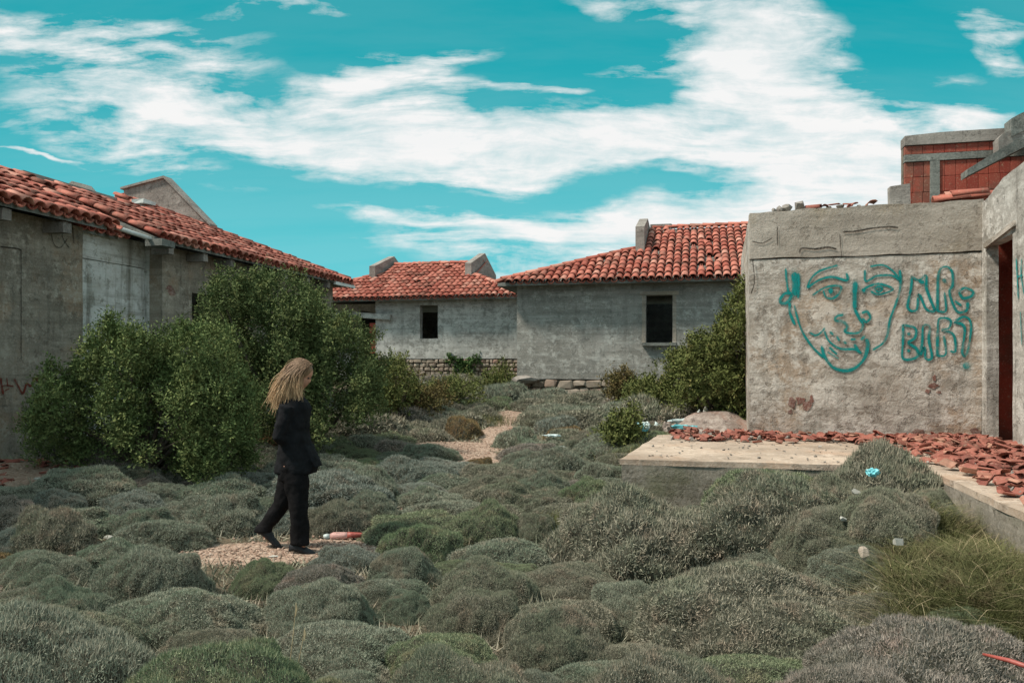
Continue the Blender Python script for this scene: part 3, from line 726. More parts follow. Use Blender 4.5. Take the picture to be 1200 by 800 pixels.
v, f = prism_vf([DP(3.6, 2.0, zD(1.8)), DP(3.6, 2.0, CAMZ + 3.82), DP(3.6, 3.5, CAMZ + 4.30), DP(3.6, 5.8, CAMZ + 4.1), DP(3.6, 5.8, zD(1.0))], U * -0.24)
fix(mk('gable_wall', v, f, M['cap'], hD))
v, f = box_vf(DP(3.95, WDd, zD(WDd) + 0.05), U * 0.3, W_ * 0.1, Z * 0.1, 0.01); mk('parapet', v, f, M['cap'], hD)
v, f = stone_vf(0.42, 0.30, 0.13, 30)
c = wd0 + U * 0.30 - W_ * 0.22 + Z * (CAMZ - 0.34)
o = mk('boulder', [c + Vector(q) for q in v], f, M['cap'], loc=c); tag(o, 'flat grey boulder lying at the left corner of the middle house', 'rock')

# ================================================================== HOUSE E (right, with the graffiti)
E0 = Vector((3.16, 10.6, 0)); E1 = Vector((5.84, 9.9, 0)); UE = (E1 - E0).normalized(); VE = Vector((-UE.y, UE.x, 0)); LE = (E1 - E0).length
FZ = CAMZ - 0.935                                             # platform level
hE = empty('house', E0 + UE * 1.4 + VE * 1.5 + Z * FZ, 'roofless plastered building on the right with a face sprayed in green on its wall', 'house')
ZC = CAMZ + 1.43
wall('wall', E0, UE, LE, FZ - 0.5, ZC - 0.008, 0.22, VE, M['wallE'], hE, cell=0.2, jit=0.004, facejit=False)
wall('ring_beam', E0 - VE * 0.012, UE, LE + 0.012, ZC + 0.008, CAMZ + 2.03, 0.22, VE, M['beam'], hE, cell=0.12, jit=0.010, facejit=False,
     top=lambda a: 0.02 + 0.035 * a / 2.7 + 0.022 * noise.noise(Vector((a * 5, 1, 1))), label='rough concrete ring beam above the crack')
wall('wall', E0 + VE * 0.222, VE, 4.2, FZ - 0.4, CAMZ + 2.02, 0.22, UE, M['wallE'], hE)
# return wall with doorway coming towards the camera
RW0 = E1 + VE * 0.22; D1 = -VE
wall('wall', RW0, D1, 4.9, FZ - 0.5, CAMZ + 2.02, 0.13, UE, M['wallE2'], hE, holes=[(0.41, 1.30, FZ - 0.001, CAMZ + 1.48)], cell=0.14, jit=0.008,
     top=lambda a: 0.03 + 0.14 * sst(a, 0.3, 1.2) + 0.03 * noise.noise(Vector((a * 5, 2, 1))), facejit=False, label='pale streaked wall with the doorway')
v, f = merge([box_vf(RW0 + D1 * 0.90 + Z * (CAMZ + 1.53) - UE * 0.012, D1 * 0.50 + Z * 0.05, UE * 0.02, Z * 0.03, 0.008)]); mk('lintel', v, f, M['beam'], hE)
# inside the doorway: a wall of red clay blocks
ib = RW0 + UE * 0.75 + VE * 0.5
v, f = box_vf(ib + D1 * 1.6 + UE * 0.12 + Z * (FZ + 1.4), D1 * 1.8, UE * 0.06, Z * 1.5); mk('inner_wall', v, f, M['mortar'], hE)
stone_course(hE, ib, D1, -UE, 0.0, 3.0, FZ, FZ + 2.6, 0.19, 0.28, name='brick', mat=M['brick'], depth=0.10, gap=0.012, rnd=0.03)
v, f = box_vf(RW0 + UE * 0.5 + VE * 0.35 + Z * (FZ + 1.4), UE * 0.6, VE * 0.05, Z * 1.5); mk('inner_wall', v, f, M['brick'], hE)
v, f = box_vf(RW0 + UE * 0.75 + D1 * 1.1 + Z * (CAMZ + 1.78), UE * 0.5, D1 * 2.3, Z * 0.06); mk('ceiling_slab', v, f, M['cap'], hE)
v, f = box_vf(E0 + UE * (LE / 2 - .0) + VE * 2.3 + Z * (CAMZ + 1.85), UE * (LE / 2 - 0.24), VE * 2.05, Z * 0.07); mk('ceiling_slab', v, f, M['cap'], hE)

# upper red block structure behind
G0 = Vector(((1060 - 600) / F * 13.5, 13.5, 0)); GL = 4.4
def gz(py): return CAMZ + (HY - py) / F * 13.5
hG = empty('building', G0 + U * 2 + Z * (FZ), 'unfinished red clay block building with concrete frame behind the graffiti wall', 'building')
v, f = box_vf(G0 + U * GL / 2 + W_ * 0.17 + Z * (FZ / 2 + gz(172) / 2), U * GL / 2, W_ * 0.07, Z * (gz(172) - FZ) / 2); mk('backing_wall', v, f, M['mortar'], hG)
stone_course(hG, G0 + W_ * 0.06, U, -W_, 0.005, GL, gz(262), gz(190.5), 0.25, 0.165, name='brick', mat=M['brick'], depth=0.1, gap=0.006, rnd=0.05,
             skip=lambda a, z: 0.41 < a < 0.52)
stone_course(hG, G0 + W_ * 0.06, U, -W_, 0.005, GL, gz(181.5), gz(171.5), 0.16, 0.17, name='brick', mat=M['brick'], depth=0.1, gap=0.006, rnd=0.05)
wall('ring_beam', G0 - W_ * 0.02, U, GL, gz(190), gz(182), 0.16, W_, M['concrete'], hG, cell=0.5, jit=0.002)
wall('coping', G0 - W_ * 0.03, U, GL, gz(171), gz(160), 0.3, W_, M['cap'], hG, cell=0.5, jit=0.002, top=lambda a: 0.03 * sst(a, 0.1, 0.3))
v, f = box_vf(G0 + U * 0.465 + W_ * 0.05 + Z * (gz(190.6) / 2 + gz(262) / 2), U * 0.075, W_ * 0.075, Z * (gz(190.6) - gz(262)) / 2, 0.004); mk('column', v, f, M['concrete'], hG)
def gp(px, py, Y=12.7): return at(px, py, Y)
v, f = prism_vf([gp(1134, 198), gp(1134, 206), gp(1260, 142), gp(1260, 122)], W_ * 0.35); fix(mk('sloping_beam', v, f, M['concrete'], hG))
v, f = prism_vf([gp(1170, 162, 12.75), gp(1171, 184, 12.75), gp(1262, 136, 12.75), gp(1262, 112, 12.75), gp(1186, 152, 12.75), gp(1176, 156, 12.75)], W_ * 0.25); fix(mk('parapet', v, f, M['cap'], hG))
v, f = prism_vf([gp(1185, 139, 12.73), gp(1185, 160, 12.73), gp(1262, 125, 12.73), gp(1262, 105, 12.73), gp(1196, 133, 12.73)], W_ * 0.3); fix(mk('parapet', v, f, M['concrete'], hG))
v, f = box_vf(at(1053, 233, 12.6), U * 0.13, W_ * 0.12, Z * 0.2, 0.02); o = mk('concrete_stub', v, f, M['cap'], hE)


# ------------------------------------------------------------------ paint on walls
def ray_plane(px, py, P0, n):
    d = Vector(((px - 600) / F, 1, (HY - py) / F)); o = Vector((0, 0, CAMZ))
    return o + d * ((P0 - o).dot(n) / d.dot(n))

def crom(p, k=6):
    out = []
    q = [p[0]] + list(p) + [p[-1]]
    for i in range(1, len(q) - 2):
        for j in range(k):
            t = j / k; a, b, c, d = q[i - 1], q[i], q[i + 1], q[i + 2]
            out.append(tuple(0.5 * ((2 * b[m_]) + (-a[m_] + c[m_]) * t + (2 * a[m_] - 5 * b[m_] + 4 * c[m_] - d[m_]) * t * t + (-a[m_] + 3 * b[m_] - 3 * c[m_] + d[m_]) * t ** 3) for m_ in (0, 1)))
    out.append(tuple(p[-1])); return out

def spray(name, col):
    m, t, b = new_mat(name, 0.75, 0.2)
    uv = t.node('ShaderNodeUVMap').outputs[0]; s = t.node('ShaderNodeSeparateXYZ'); t.l.new(uv, s.inputs[0])
    e0 = t.math('ABSOLUTE', t.math('SUBTRACT', s.outputs[1], 0.5)); e1 = t.math('MAXIMUM', t.math('SUBTRACT', 0.5, s.outputs[0]), 0.0)
    e = t.math('SQRT', t.math('ADD', t.math('MULTIPLY', e0, e0), t.math('MULTIPLY', e1, e1)))
    g = t.node('ShaderNodeNewGeometry').outputs['Position']
    core = t.math('MULTIPLY', t.ramp(e, 0.17, 0.27, 1, 0), t.ramp(t.noise(g, 38, 6, 0.75), 0.33, 0.50, 0.50, 1.0))
    halo = t.math('MULTIPLY', t.ramp(e, 0.14, 0.5, 0.42, 0), t.ramp(t.noise(g, 80, 4, 0.8), 0.38, 0.60, 0.15, 1.0))
    a = t.math('MAXIMUM', core, halo)
    a = t.math('MULTIPLY', a, t.ramp(t.noise(g, 6, 3), 0.3, 0.55, 0.55, 1.0))
    t.put(b.inputs['Base Color'], t.mix(t.noise(g, 9, 3), tuple(x * 0.75 for x in col), tuple(min(1, x * 1.25) for x in col)))
    t.put(b.inputs['Alpha'], a)
    return m
M['teal'] = spray('teal_spray_paint', (0.003, 0.22, 0.215)); M['red'] = spray('red_spray_paint', (0.17, 0.035, 0.022))
M['blackp'] = spray('dark_spray_paint', (0.07, 0.06, 0.045)); M['crackp'] = spray('crack_shade', (0.03, 0.026, 0.02))  # crack ribbons: shade inside the cracks painted on as dark colour

def strokes(name, lst, P0, n, mat, parent, sx=1.0, ox=0, oy=0, off=0.004, k=6):
    V, Fc, UVs = [], [], []; lift = off; sg = -1 if (P0 - Vector((0, 0, CAMZ))).dot(n) > 0 else 1
    Ls = []
    for li, (pts, wd) in enumerate(lst):
        pp = crom([(ox + p[0] * sx, oy + p[1] * sx) for p in pts], k)
        pts3 = [ray_plane(x, y, P0, n) for x, y in pp]; lift += 0.00015
        b0 = len(V); L = 0
        depth = pts3[0].y; hw = wd * sx / F * depth / 2 * 2.25
        short = sum((pts3[i + 1] - pts3[i]).length for i in range(len(pts3) - 1)) < 0.6 * hw
        if short:
            c_ = (pts3[0] + pts3[-1]) / 2; d_ = (pts3[-1] - pts3[0]).normalized(); s_ = n.cross(d_).normalized(); r_ = hw * 0.9
            for q_, ux in ((-1, 0), (0, .5), (1, 0)):
                V += [c_ + d_ * r_ * q_ + s_ * r_ + n * (lift * sg), c_ + d_ * r_ * q_ - s_ * r_ + n * (lift * sg)]; UVs += [[ux, 0, 0, -1], [ux, 1, 0, -1]]
            Fc += [(b0, b0 + 1, b0 + 3, b0 + 2), (b0 + 2, b0 + 3, b0 + 5, b0 + 4)]; Ls.append(0); continue
        for i, p in enumerate(pts3):
            d = (pts3[min(i + 1, len(pts3) - 1)] - pts3[max(i - 1, 0)])
            d = d.normalized() if d.length > 1e-6 else Vector((0, 0, 1))
            s = n.cross(d).normalized()
            if i: L += (p - pts3[i - 1]).length
            ext = -d * hw * 0.75 if i == 0 else (d * hw * 0.75 if i == len(pts3) - 1 else Vector())
            hv_ = hw * (0.92 + 0.45 * noise.noise(p * 5.3))
            V += [p + s * hv_ + ext + n * (lift * sg), p - s * hv_ + ext + n * (lift * sg)]; UVs += [[L, 0, hw, li], [L, 1, hw, li]]
        Ls.append(L)
        for i in range(len(pts3) - 1):
            a = b0 + 2 * i; Fc.append((a, a + 1, a + 3, a + 2))
    o = mk(name, V, Fc, mat, parent)
    uvl = o.data.uv_layers.new(name='UVMap')
    for lp in o.data.loops:
        q = UVs[lp.vertex_index]; dend = q[0] if q[3] < 0 else min(q[0], Ls[q[3]] - q[0]) / (2 * q[2]) + (0.22 if 0 < q[0] < Ls[q[3]] else 0.08) + (0.30 if Ls[q[3]] < 0.5 * q[2] else 0); uvl.data[lp.index].uv = (dend, q[1])
    return o

k5 = 1 / 5.33
face = [([(165, 100), (170, 180), (170, 250)], 34), ([(190, 110), (192, 190), (188, 262)], 12), ([(110, 80), (115, 150), (128, 240)], 12),
        ([(150, 235), (110, 232), (80, 262), (78, 290), (110, 295), (135, 270), (150, 240)], 16), ([(135, 290), (136, 350), (150, 390), (168, 430)], 16),
        ([(165, 310), (178, 370), (215, 475), (280, 570), (345, 632)], 13), ([(335, 560), (350, 620), (400, 690), (470, 715), (540, 700), (600, 640), (622, 560), (612, 515)], 19),
        ([(655, 585), (715, 545), (745, 490), (760, 400), (800, 290), (825, 190), (822, 90)], 15), ([(245, 195), (270, 140), (320, 95), (400, 68), (435, 60)], 12),
        ([(245, 198), (320, 150), (400, 130), (490, 152), (490, 108)], 15), ([(640, 65), (720, 58), (780, 95), (822, 150)], 14), ([(605, 92), (610, 158), (680, 125), (770, 122), (820, 150)], 14),
        ([(280, 245), (330, 210), (390, 188), (455, 192), (438, 240), (400, 266), (360, 255), (345, 215)], 13), ([(370, 215), (410, 222)], 38),
        ([(585, 215), (640, 185), (700, 175), (780, 205), (730, 232), (680, 240), (640, 220)], 13), ([(585, 212), (612, 220)], 26), ([(665, 205), (690, 190), (715, 205), (690, 225), (665, 205)], 12), ([(685, 206), (697, 206)], 16),
        ([(545, 160), (540, 250), (540, 332)], 28), ([(540, 332), (570, 390), (592, 430), (570, 475), (520, 482), (480, 470), (495, 440), (470, 412), (420, 402), (430, 376), (472, 366)], 18),
        ([(583, 357), (620, 348), (637, 385), (612, 412), (588, 388)], 16), ([(260, 478), (300, 495), (340, 468), (352, 448)], 13), ([(352, 470), (380, 530), (450, 578), (540, 582), (582, 608)], 13), ([(538, 552), (570, 602)], 15),
        ([(385, 472), (408, 492)], 14), ([(428, 500), (445, 530)], 13), ([(470, 532), (490, 548)], 13), ([(513, 520), (548, 520)], 15), ([(580, 526), (602, 498)], 14), ([(383, 570), (430, 612)], 12), ([(372, 600), (440, 640)], 9)]
o = strokes('graffiti_face', face, E0, VE, M['teal'], hE, k5, 900, 300, 0.010); o['label'] = 'large sprayed green outline of a smiling face'
text = [([(150, 130), (146, 200), (125, 322), (180, 336), (196, 240), (240, 330), (292, 342), (270, 280), (242, 200), (240, 122), (196, 150), (150, 130)], 15), ([(190, 150), (230, 170)], 24),
        ([(310, 342), (314, 150), (330, 82), (370, 68), (402, 100), (405, 180), (385, 230), (430, 342), (490, 342), (500, 288)], 16), ([(345, 140), (362, 170)], 22), ([(355, 230), (362, 342), (310, 342)], 13),
        ([(445, 225), (480, 200), (532, 220), (520, 252), (470, 262), (445, 225)], 16), ([(420, 280), (460, 310)], 14),
        ([(95, 430), (96, 530), (96, 640), (180, 632), (182, 580), (130, 542), (170, 510), (172, 450), (95, 430)], 16), ([(126, 482), (136, 490)], 22), ([(126, 588), (136, 594)], 20),
        ([(200, 622), (215, 540), (222, 440), (262, 440), (256, 520), (276, 632), (238, 640), (230, 570), (205, 620)], 15),
        ([(310, 622), (314, 420), (340, 388), (392, 400), (382, 450), (340, 462), (410, 490), (422, 592), (388, 592)], 15), ([(350, 500), (362, 612), (310, 622)], 13),
        ([(415, 415), (470, 380), (512, 400), (518, 480), (492, 612), (465, 600), (480, 445), (415, 415)], 15), ([(486, 683), (496, 687)], 46)]
o = strokes('graffiti_lettering', text, E0, VE, M['teal'], hE, k5, 1040, 300, 0.010); o['label'] = 'sprayed green outlined letters beside the face'
rg = [([(812, 20), (818, 140), (824, 262)], 22), ([(845, 20), (842, 120), (862, 240)], 16), ([(820, 130), (850, 120)], 14), ([(838, 350), (846, 550)], 12), ([(860, 60), (900, 90), (890, 200), (870, 260)], 16)]
strokes('graffiti', rg, RW0, UE, M['teal'], hE, k5, 1040, 300, 0.012)
# cracks in the ring beam and brick-red scars
cr = [([(988, 272), (1003, 271), (1020, 268), (1040, 266), (1052, 267)], 1.6), ([(937, 296), (940, 291), (955, 292), (970, 290), (980, 292)], 2.2), ([(882, 283), (893, 285), (905, 279)], 1.2), ([(911, 266), (911, 288)], 1.0), ([(984, 275), (986, 300)], .8), ([(880, 344), (884, 330), (882, 305)], 1)]
for c_ in cr: strokes('crack', [c_], E0 - VE * 0.012, VE, M['crackp'], hE, 1, 0, 0, 0.014)
def scar(px, py, rx, ry, P0, n, parent):
    pts = []; m_ = 15; ph = random.uniform(0, 6)
    for i in range(m_):
        q = 2 * math.pi * i / m_; r = random.uniform(.55, 1.1)
        pts.append(ray_plane(px + math.cos(q) * rx * r, py + math.sin(q) * ry * r, P0, n))
    sg = -1 if (P0 - Vector((0, 0, CAMZ))).dot(n) > 0 else 1
    v, f = prism_vf([p + n * (sg * .007) for p in pts], n * (-sg * .02)); o = fix(mk('exposed_brick', v, f, M['brickscar'], parent)); return o
M['brickscar'] = plaster('exposed_brick_red', (0.21, 0.075, 0.055), (0.36, 0.26, 0.21), (0.13, 0.06, 0.045), 0.52, 0.4)
for q in ((928, 472, 5, 7), (938, 469, 6, 5), (946, 475, 6, 6), (951, 468, 2.5, 6), (926, 482, 3, 3), (1093, 452, 8, 4), (1095, 443, 2.5, 4), (1087, 458, 4, 3), (1076, 505, 9, 3.5), (1143, 506, 8, 5), (1156, 492, 2, 9), (1100, 459, 3, 2)):
    scar(*q, E0, VE, hE)
k4 = 0.25
red = [([(0, 88), (4, 125), (12, 168)], 16), ([(28, 92), (34, 130)], 9), ([(0, 130), (30, 125), (60, 130)], 8), ([(64, 96), (82, 128), (104, 162), (122, 112)], 11), ([(122, 112), (142, 128), (162, 92), (186, 124)], 10), ([(170, 90), (186, 98)], 8), ([(20, 150), (40, 140)], 8)]
strokes('graffiti', red, LP(0.4, 0, 0), U, M['red'], hA, k4, 0, 420, 0.012)
strokes('graffiti', [([(58, 265), (62, 285), (70, 290), (78, 280)], 1.4), ([(66, 268), (70, 262), (78, 266), (72, 276), (80, 290)], 1.2), ([(84, 262), (86, 285)], 1.2)], LP(0.4, 0, 0), U, M['blackp'], hA, 1, 0, 0, 0.012)
for c_ in [([(0, 289), (18, 291), (24, 293)], 1.2), ([(24, 292), (24, 420)], 0.9)]: strokes('crack', [c_], LP(0.4, 0, 0), U, M['crackp'], hA, 1, 0, 0, 0.012)
for q in ((201, 342, 5, 5), (198, 337, 4, 3)): scar(*q, LP(0.4, 0, 0), U, hB)

# ------------------------------------------------------------------ platform (one slab, L-shaped)
def pl(x, y): return Vector((x, y, 0))
outline = [pl(1.1, 8.1), pl(3.83, 7.46), pl(3.65, 6.67), pl(2.80, 3.0), pl(8.0, 1.8), pl(8.7, 9.2), pl(6.1, 9.85), pl(5.8, 10.05), pl(3.2, 10.8), pl(2.05, 11.1)]
pf = empty('platform', (3.0, 8.5, FZ), 'low concrete platform in front of the graffiti wall, strewn with red tile shards', 'platform')
top = [p + Z * FZ for p in outline]
def fine_edge(poly, step=0.18, j=0.012):
    out = []
    for i, p in enumerate(poly):
        q = poly[(i + 1) % len(poly)]; n = max(1, int((q - p).length / step))
        for k in range(n):
            c = p.lerp(q, k / n); c = c + Vector((random.uniform(-j, j), random.uniform(-j, j), 0)); out.append(c)
    return out
v, f = prism_vf(fine_edge(top), Z * -0.055); fix(mk('slab', v, f, M['slab'], pf))
cen = Vector((4, 7.5, 0))
inner = [p + (cen - p).normalized() * 0.015 for p in outline]
v, f = prism_vf([p + Z * (FZ - 0.057) for p in inner], Z * -0.9); fix(mk('plinth', v, f, M['slabside'], pf))


# ------------------------------------------------------------------ shards and rubble
def shard_mesh(i):
    rs = random.Random(100 + i); L = rs.uniform(.10, .24); r = 0.095; seg = 5; a0 = rs.uniform(.1, .7); a1 = rs.uniform(1.6, 3.0); V = []; nr = 4; th = .013
    for k in range(nr):
        for s in (0, 1):
            for j in range(seg + 1):
                a = a0 + (a1 - a0) * j / seg; jx = rs.uniform(-.025, .025) if k in (0, nr - 1) else 0
                V.append(((k / (nr - 1) - .5) * L + jx, math.cos(a) * (r - s * th), math.sin(a) * (r - s * th) - 0.05))
    n = seg + 1; Fc = []
    for k in range(nr - 1):
        for j in range(seg):
            A = k * 2 * n + j; B = A + 2 * n
            Fc.append((A, A + 1, B + 1, B)); Fc.append((A + n + 1, A + n, B + n, B + n + 1))
        Fc.append((k * 2 * n, (k + 1) * 2 * n, (k + 1) * 2 * n + n, k * 2 * n + n)); e = k * 2 * n + seg
        Fc.append((e + 2 * n, e, e + n, e + 3 * n))
    for j in range(seg):
        Fc.append((j + 1, j, j + n, j + n + 1)); e = (nr - 1) * 2 * n; Fc.append((e + j, e + j + 1, e + j + n + 1, e + j + n))
    me = npmesh('tile_shard', V, Fc, M['shard']); return me
SH = [shard_mesh(i) for i in range(9)]
SHV = [([tuple(v.co) for v in me.vertices], [tuple(p.vertices) for p in me.polygons]) for me in SH]

def inpoly(x, y, poly):
    c = False; n = len(poly)
    for i in range(n):
        a, b = poly[i], poly[(i + 1) % n]
        if (a[1] > y) != (b[1] > y) and x < (b[0] - a[0]) * (y - a[1]) / (b[1] - a[1]) + a[0]: c = not c
    return c

def scatter_shards(samples, label, group, maxn, zf):
    stuffV, stuffF, stuffT = [], [], []; n = 0
    for (x, y, hgt, sc) in samples:
        k = random.randrange(9)
        rot = Matrix.Rotation(random.uniform(0, 6.28), 4, 'Z') @ Matrix.Rotation(random.gauss(0, .24), 4, 'X') @ Matrix.Rotation(random.gauss(0, .22), 4, 'Y') @ (Matrix.Rotation(math.pi, 4, 'X') if random.random() < .3 else Matrix.Identity(4))
        mt = Matrix.Translation((x, y, zf(x, y) + hgt)) @ rot @ Matrix.Diagonal((sc * .68, sc * .68, sc * .62, 1))
        if n < maxn and -0.72 < x / y < 0.68:
            o = bpy.data.objects.new('tile_shard', SH[k]); o.matrix_basis = mt; link(o); tag(o, label, 'tile shard', group); n += 1
        else:
            v, f = SHV[k]; b0 = len(stuffV); stuffV += [tuple(mt @ Vector(q)) for q in v]; stuffF += [tuple(i + b0 for i in q) for q in f]; stuffT += [random.random()] * len(v)
    if stuffV:
        o = mk('rubble', stuffV, stuffF, M['shard'], tint=stuffT); tag(o, 'loose heap of small red clay fragments below the larger ones', 'rubble', None, 'stuff')

s1 = []
for i in range(420):                                        # strip along the graffiti wall
    a = random.uniform(-1.05, 2.8); off_ = abs(random.gauss(0, 0.30)) + 0.03 if a > 0 else random.uniform(-.1, .75)
    p = E0 + UE * a - VE * off_; s1.append((p.x, p.y, 0.03 + random.uniform(0, .07) * max(0, 1 - off_ / .7), random.uniform(.55, 1.1)))
scatter_shards(s1, 'broken red clay shard in the strip along the foot of the graffiti wall', 'tile shards along the graffiti wall', 110, lambda x, y: FZ)
s2 = []
while len(s2) < 800:                                        # the heap on the right arm of the platform
    x = random.uniform(3.2, 6.3); y = random.uniform(4.0, 9.7)
    # distance from the left edge of the arm
    ex = 3.65 - (6.67 - y) * 0.2316 if y < 6.67 else 3.65 + (y - 6.67) * 0.25
    if x < ex + 0.06: continue
    if not inpoly(x, y, outline): continue
    d = x - ex
    if random.random() > 0.10 + 1.2 * sst(d, 0.0, 0.8): continue
    q = (Vector((x, y, 0)) - RW0).dot(UE)
    if q > -0.02: continue
    s2.append((x, y, 0.035 + random.uniform(0, .07) * sst(d, 0, .5), random.uniform(.6, 1.25)))
s2.sort(key=lambda s: -(s[2]))
scatter_shards(s2, 'broken red clay shard in the heap before the doorway at the right edge', 'tile shards before the doorway', 190, lambda x, y: FZ)
s3 = []
for i in range(46):
    x = random.uniform(-7.2, -5.0); y = random.uniform(8.3, 10.1); s3.append((x, y, 0.03, random.uniform(.6, 1.1)))
scatter_shards(s3, 'red clay shard lying in the dirt under the dark wall on the left', 'tile shards under the left wall', 46, ground)
MV, MF = [], []
for (x, y, hgt, sc) in random.sample(s1, 110) + random.sample(s2, 230):
    x += random.uniform(-.15, .15); y += random.uniform(-.12, .08)
    if not inpoly(x, y, outline) or (Vector((x, y, 0)) - E0).dot(VE) > -.04 or (Vector((x, y, 0)) - RW0).dot(UE) > -.04: continue
    r = random.uniform(.012, .045); v, f = stone_vf(r, r, r * .7, 10); b0 = len(MV)
    MV += [Vector((x, y, FZ + r * .4 + random.uniform(0, hgt * .8))) + Vector(q) for q in v]; MF += [tuple(k + b0 for k in q) for q in f]
for i in range(130):
    x = random.uniform(1.4, 4.6); y = random.uniform(7.4, 10.2)
    if not inpoly(x, y, [(1.25, 8.2), (3.8, 7.6), (4.6, 9.9), (3.2, 10.3), (2.1, 10.6)]): continue
    r = random.uniform(.006, .028); v, f = stone_vf(r, r, r * .6, 8); b0 = len(MV)
    MV += [Vector((x, y, FZ + r * .4)) + Vector(q) for q in v]; MF += [tuple(k + b0 for k in q) for q in f]
tag(mk('mortar_rubble', MV, MF, M['cap']), 'grey mortar crumbs among the clay shards on the platform', 'rubble', None, 'stuff')
# big pieces on the ring beam and the lying tiles beside the red building
tv3 = [(916, 243, 'r', .8), (922, 241, 'r', 1), (938, 239, 'r', 1.2), (945, 242, 'r', .6), (954, 241, 's', .8), (962, 243, 's', .6), (972, 240, 'r', .5), (986, 242, 'r', .7), (994, 243, 's', .6), (1000, 244, 's', .55), (1022, 242, 's', .8), (908, 245, 'r', .6), (1008, 245, 'r', .5), (978, 243, 's', .7), (968, 239, 's', .5)]
for (px, py, kd, sc) in tv3:
    a = onplane(px, E0, UE); p = E0 + UE * a + VE * 0.09; z = CAMZ + 2.05 + 0.035 * a / 2.7
    if kd == 's':
        o = bpy.data.objects.new('tile_shard', random.choice(SH)); o.matrix_basis = Matrix.Translation(p + Z * (z + .04)) @ Matrix.Rotation(random.uniform(0, 6), 4, 'Z') @ Matrix.Rotation(random.uniform(-.5, .5), 4, 'X') @ Matrix.Scale(sc, 4)
        link(o); tag(o, 'red tile fragment lying on top of the graffiti wall', 'tile shard', 'fragments on the graffiti wall')
    else:
        v, f = stone_vf(.08 * sc, .08 * sc, .07 * sc); c = p + Z * (z + .045 * sc)
        o = mk('rubble_stone', [c + Vector(q) for q in v], f, M['cap'], loc=c); tag(o, 'lump of grey mortar lying on top of the graffiti wall', 'rubble', 'mortar lumps on the graffiti wall')
for i, (px, py, rz) in enumerate(((1096, 239, -.1), (1106, 238, .0), (1117, 236, -.05), (1128, 235, .05), (1138, 234, .0), (1112, 233, -.15))):
    a = onplane(px, E0, UE); p = E0 + UE * a + VE * (0.12 + .07 * (i % 2)); z = CAMZ + 2.09 + 0.03 * (i % 3)
    o = bpy.data.objects.new('roof_tile', TILE); o.matrix_basis = Matrix.Translation(p + Z * z) @ Matrix.Rotation(rz - TH, 4, 'Z') @ Matrix.Rotation(-.08, 4, 'Y')
    link(o); tag(o, 'whole orange tile lying on the right end of the graffiti wall', 'roof tile', 'loose tiles on the graffiti wall')

# ------------------------------------------------------------------ cushion shrubs
def cushion(i, n, L, wd, sub=5, lob=0.17, bil=0.20):
    rs = np.random.default_rng(50 + i)
    bm = bmesh.new(); bmesh.ops.create_icosphere(bm, subdivisions=sub, radius=0.6)
    for v in list(bm.verts):
        d = v.co.normalized(); s = Vector((i * 7.3, i * 3.1, 0))
        n3 = abs(noise.noise(d * 2.6 + s * 1.3)); n6 = abs(noise.noise(d * 6.5 + s))
        k = 1 + lob * noise.noise(d * 1.6 + s) * 2 + lob * 0.7 * noise.noise(d * 3.3 + s * 1.7) + bil * (min(n3, .35) - .2) * 1.1 + bil * 0.35 * (min(n6, .3) - .15) + 0.02 * noise.noise(d * 16 + s)
        v.co = v.co * k
        hh = math.hypot(v.co.x, v.co.y)
        v.co.z *= 0.62 if v.co.z > 0 else 0.25
    zm = max(v.co.z for v in bm.verts)
    for v in bm.verts: v.co.z *= 0.365 / zm
    bmesh.ops.triangulate(bm, faces=bm.faces)
    co = np.array([v.co[:] for v in bm.verts]); fc = np.array([[v.index for v in f.verts] for f in bm.faces]); bm.free()
    a, b, c = co[fc[:, 0]], co[fc[:, 1]], co[fc[:, 2]]
    nr = np.cross(b - a, c - a); ar = np.linalg.norm(nr, axis=1); nr /= ar[:, None]
    keep = (a[:, 2] > -0.06); p = ar * keep; p /= p.sum()
    idx = rs.choice(len(fc), n, p=p); r1 = np.sqrt(rs.random(n)); r2 = rs.random(n)
    P = (a[idx] * (1 - r1)[:, None] + b[idx] * (r1 * (1 - r2))[:, None] + c[idx] * (r1 * r2)[:, None])
    N = nr[idx]; D = N * 0.75 + rs.normal(size=(n, 3)) * 0.55 + np.array([0, 0, .12]); D /= np.linalg.norm(D, axis=1, keepdims=True)
    S = np.cross(D, rs.normal(size=(n, 3))); S /= np.linalg.norm(S, axis=1, keepdims=True) + 1e-9
    ln = L * (0.45 + 1.1 * rs.random((n, 1)) ** 1.5); base = P - N * L * 0.35 * rs.random((n, 1)); w2 = wd * (0.7 + 0.7 * rs.random((n, 1)))
    Vt = np.empty((n, 3, 3)); Vt[:, 0] = base - S * w2; Vt[:, 1] = base + S * w2; Vt[:, 2] = base + D * ln
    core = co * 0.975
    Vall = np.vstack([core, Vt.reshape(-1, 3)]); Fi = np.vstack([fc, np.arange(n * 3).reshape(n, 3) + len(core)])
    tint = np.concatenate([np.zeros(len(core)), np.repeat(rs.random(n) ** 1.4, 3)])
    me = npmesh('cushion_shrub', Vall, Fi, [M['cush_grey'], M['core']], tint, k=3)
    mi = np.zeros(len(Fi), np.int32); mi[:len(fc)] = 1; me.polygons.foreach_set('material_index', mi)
    return me
KEYS = ['cush_grey', 'cush_brown', 'cush_green', 'cush_blue', 'cush_light', 'cush_rust']
NEAR = [cushion(i, 72000, 0.017, 0.0020, lob=.10, bil=.24) for i in range(7)]
MIDS = [cushion(10 + i, 30000, 0.026, 0.0031, sub=5, lob=.12, bil=.24) for i in range(8)]
FARS = [cushion(20 + i, 8000, 0.05, 0.0060, sub=4, lob=.14, bil=.24) for i in range(6)]
placed = []
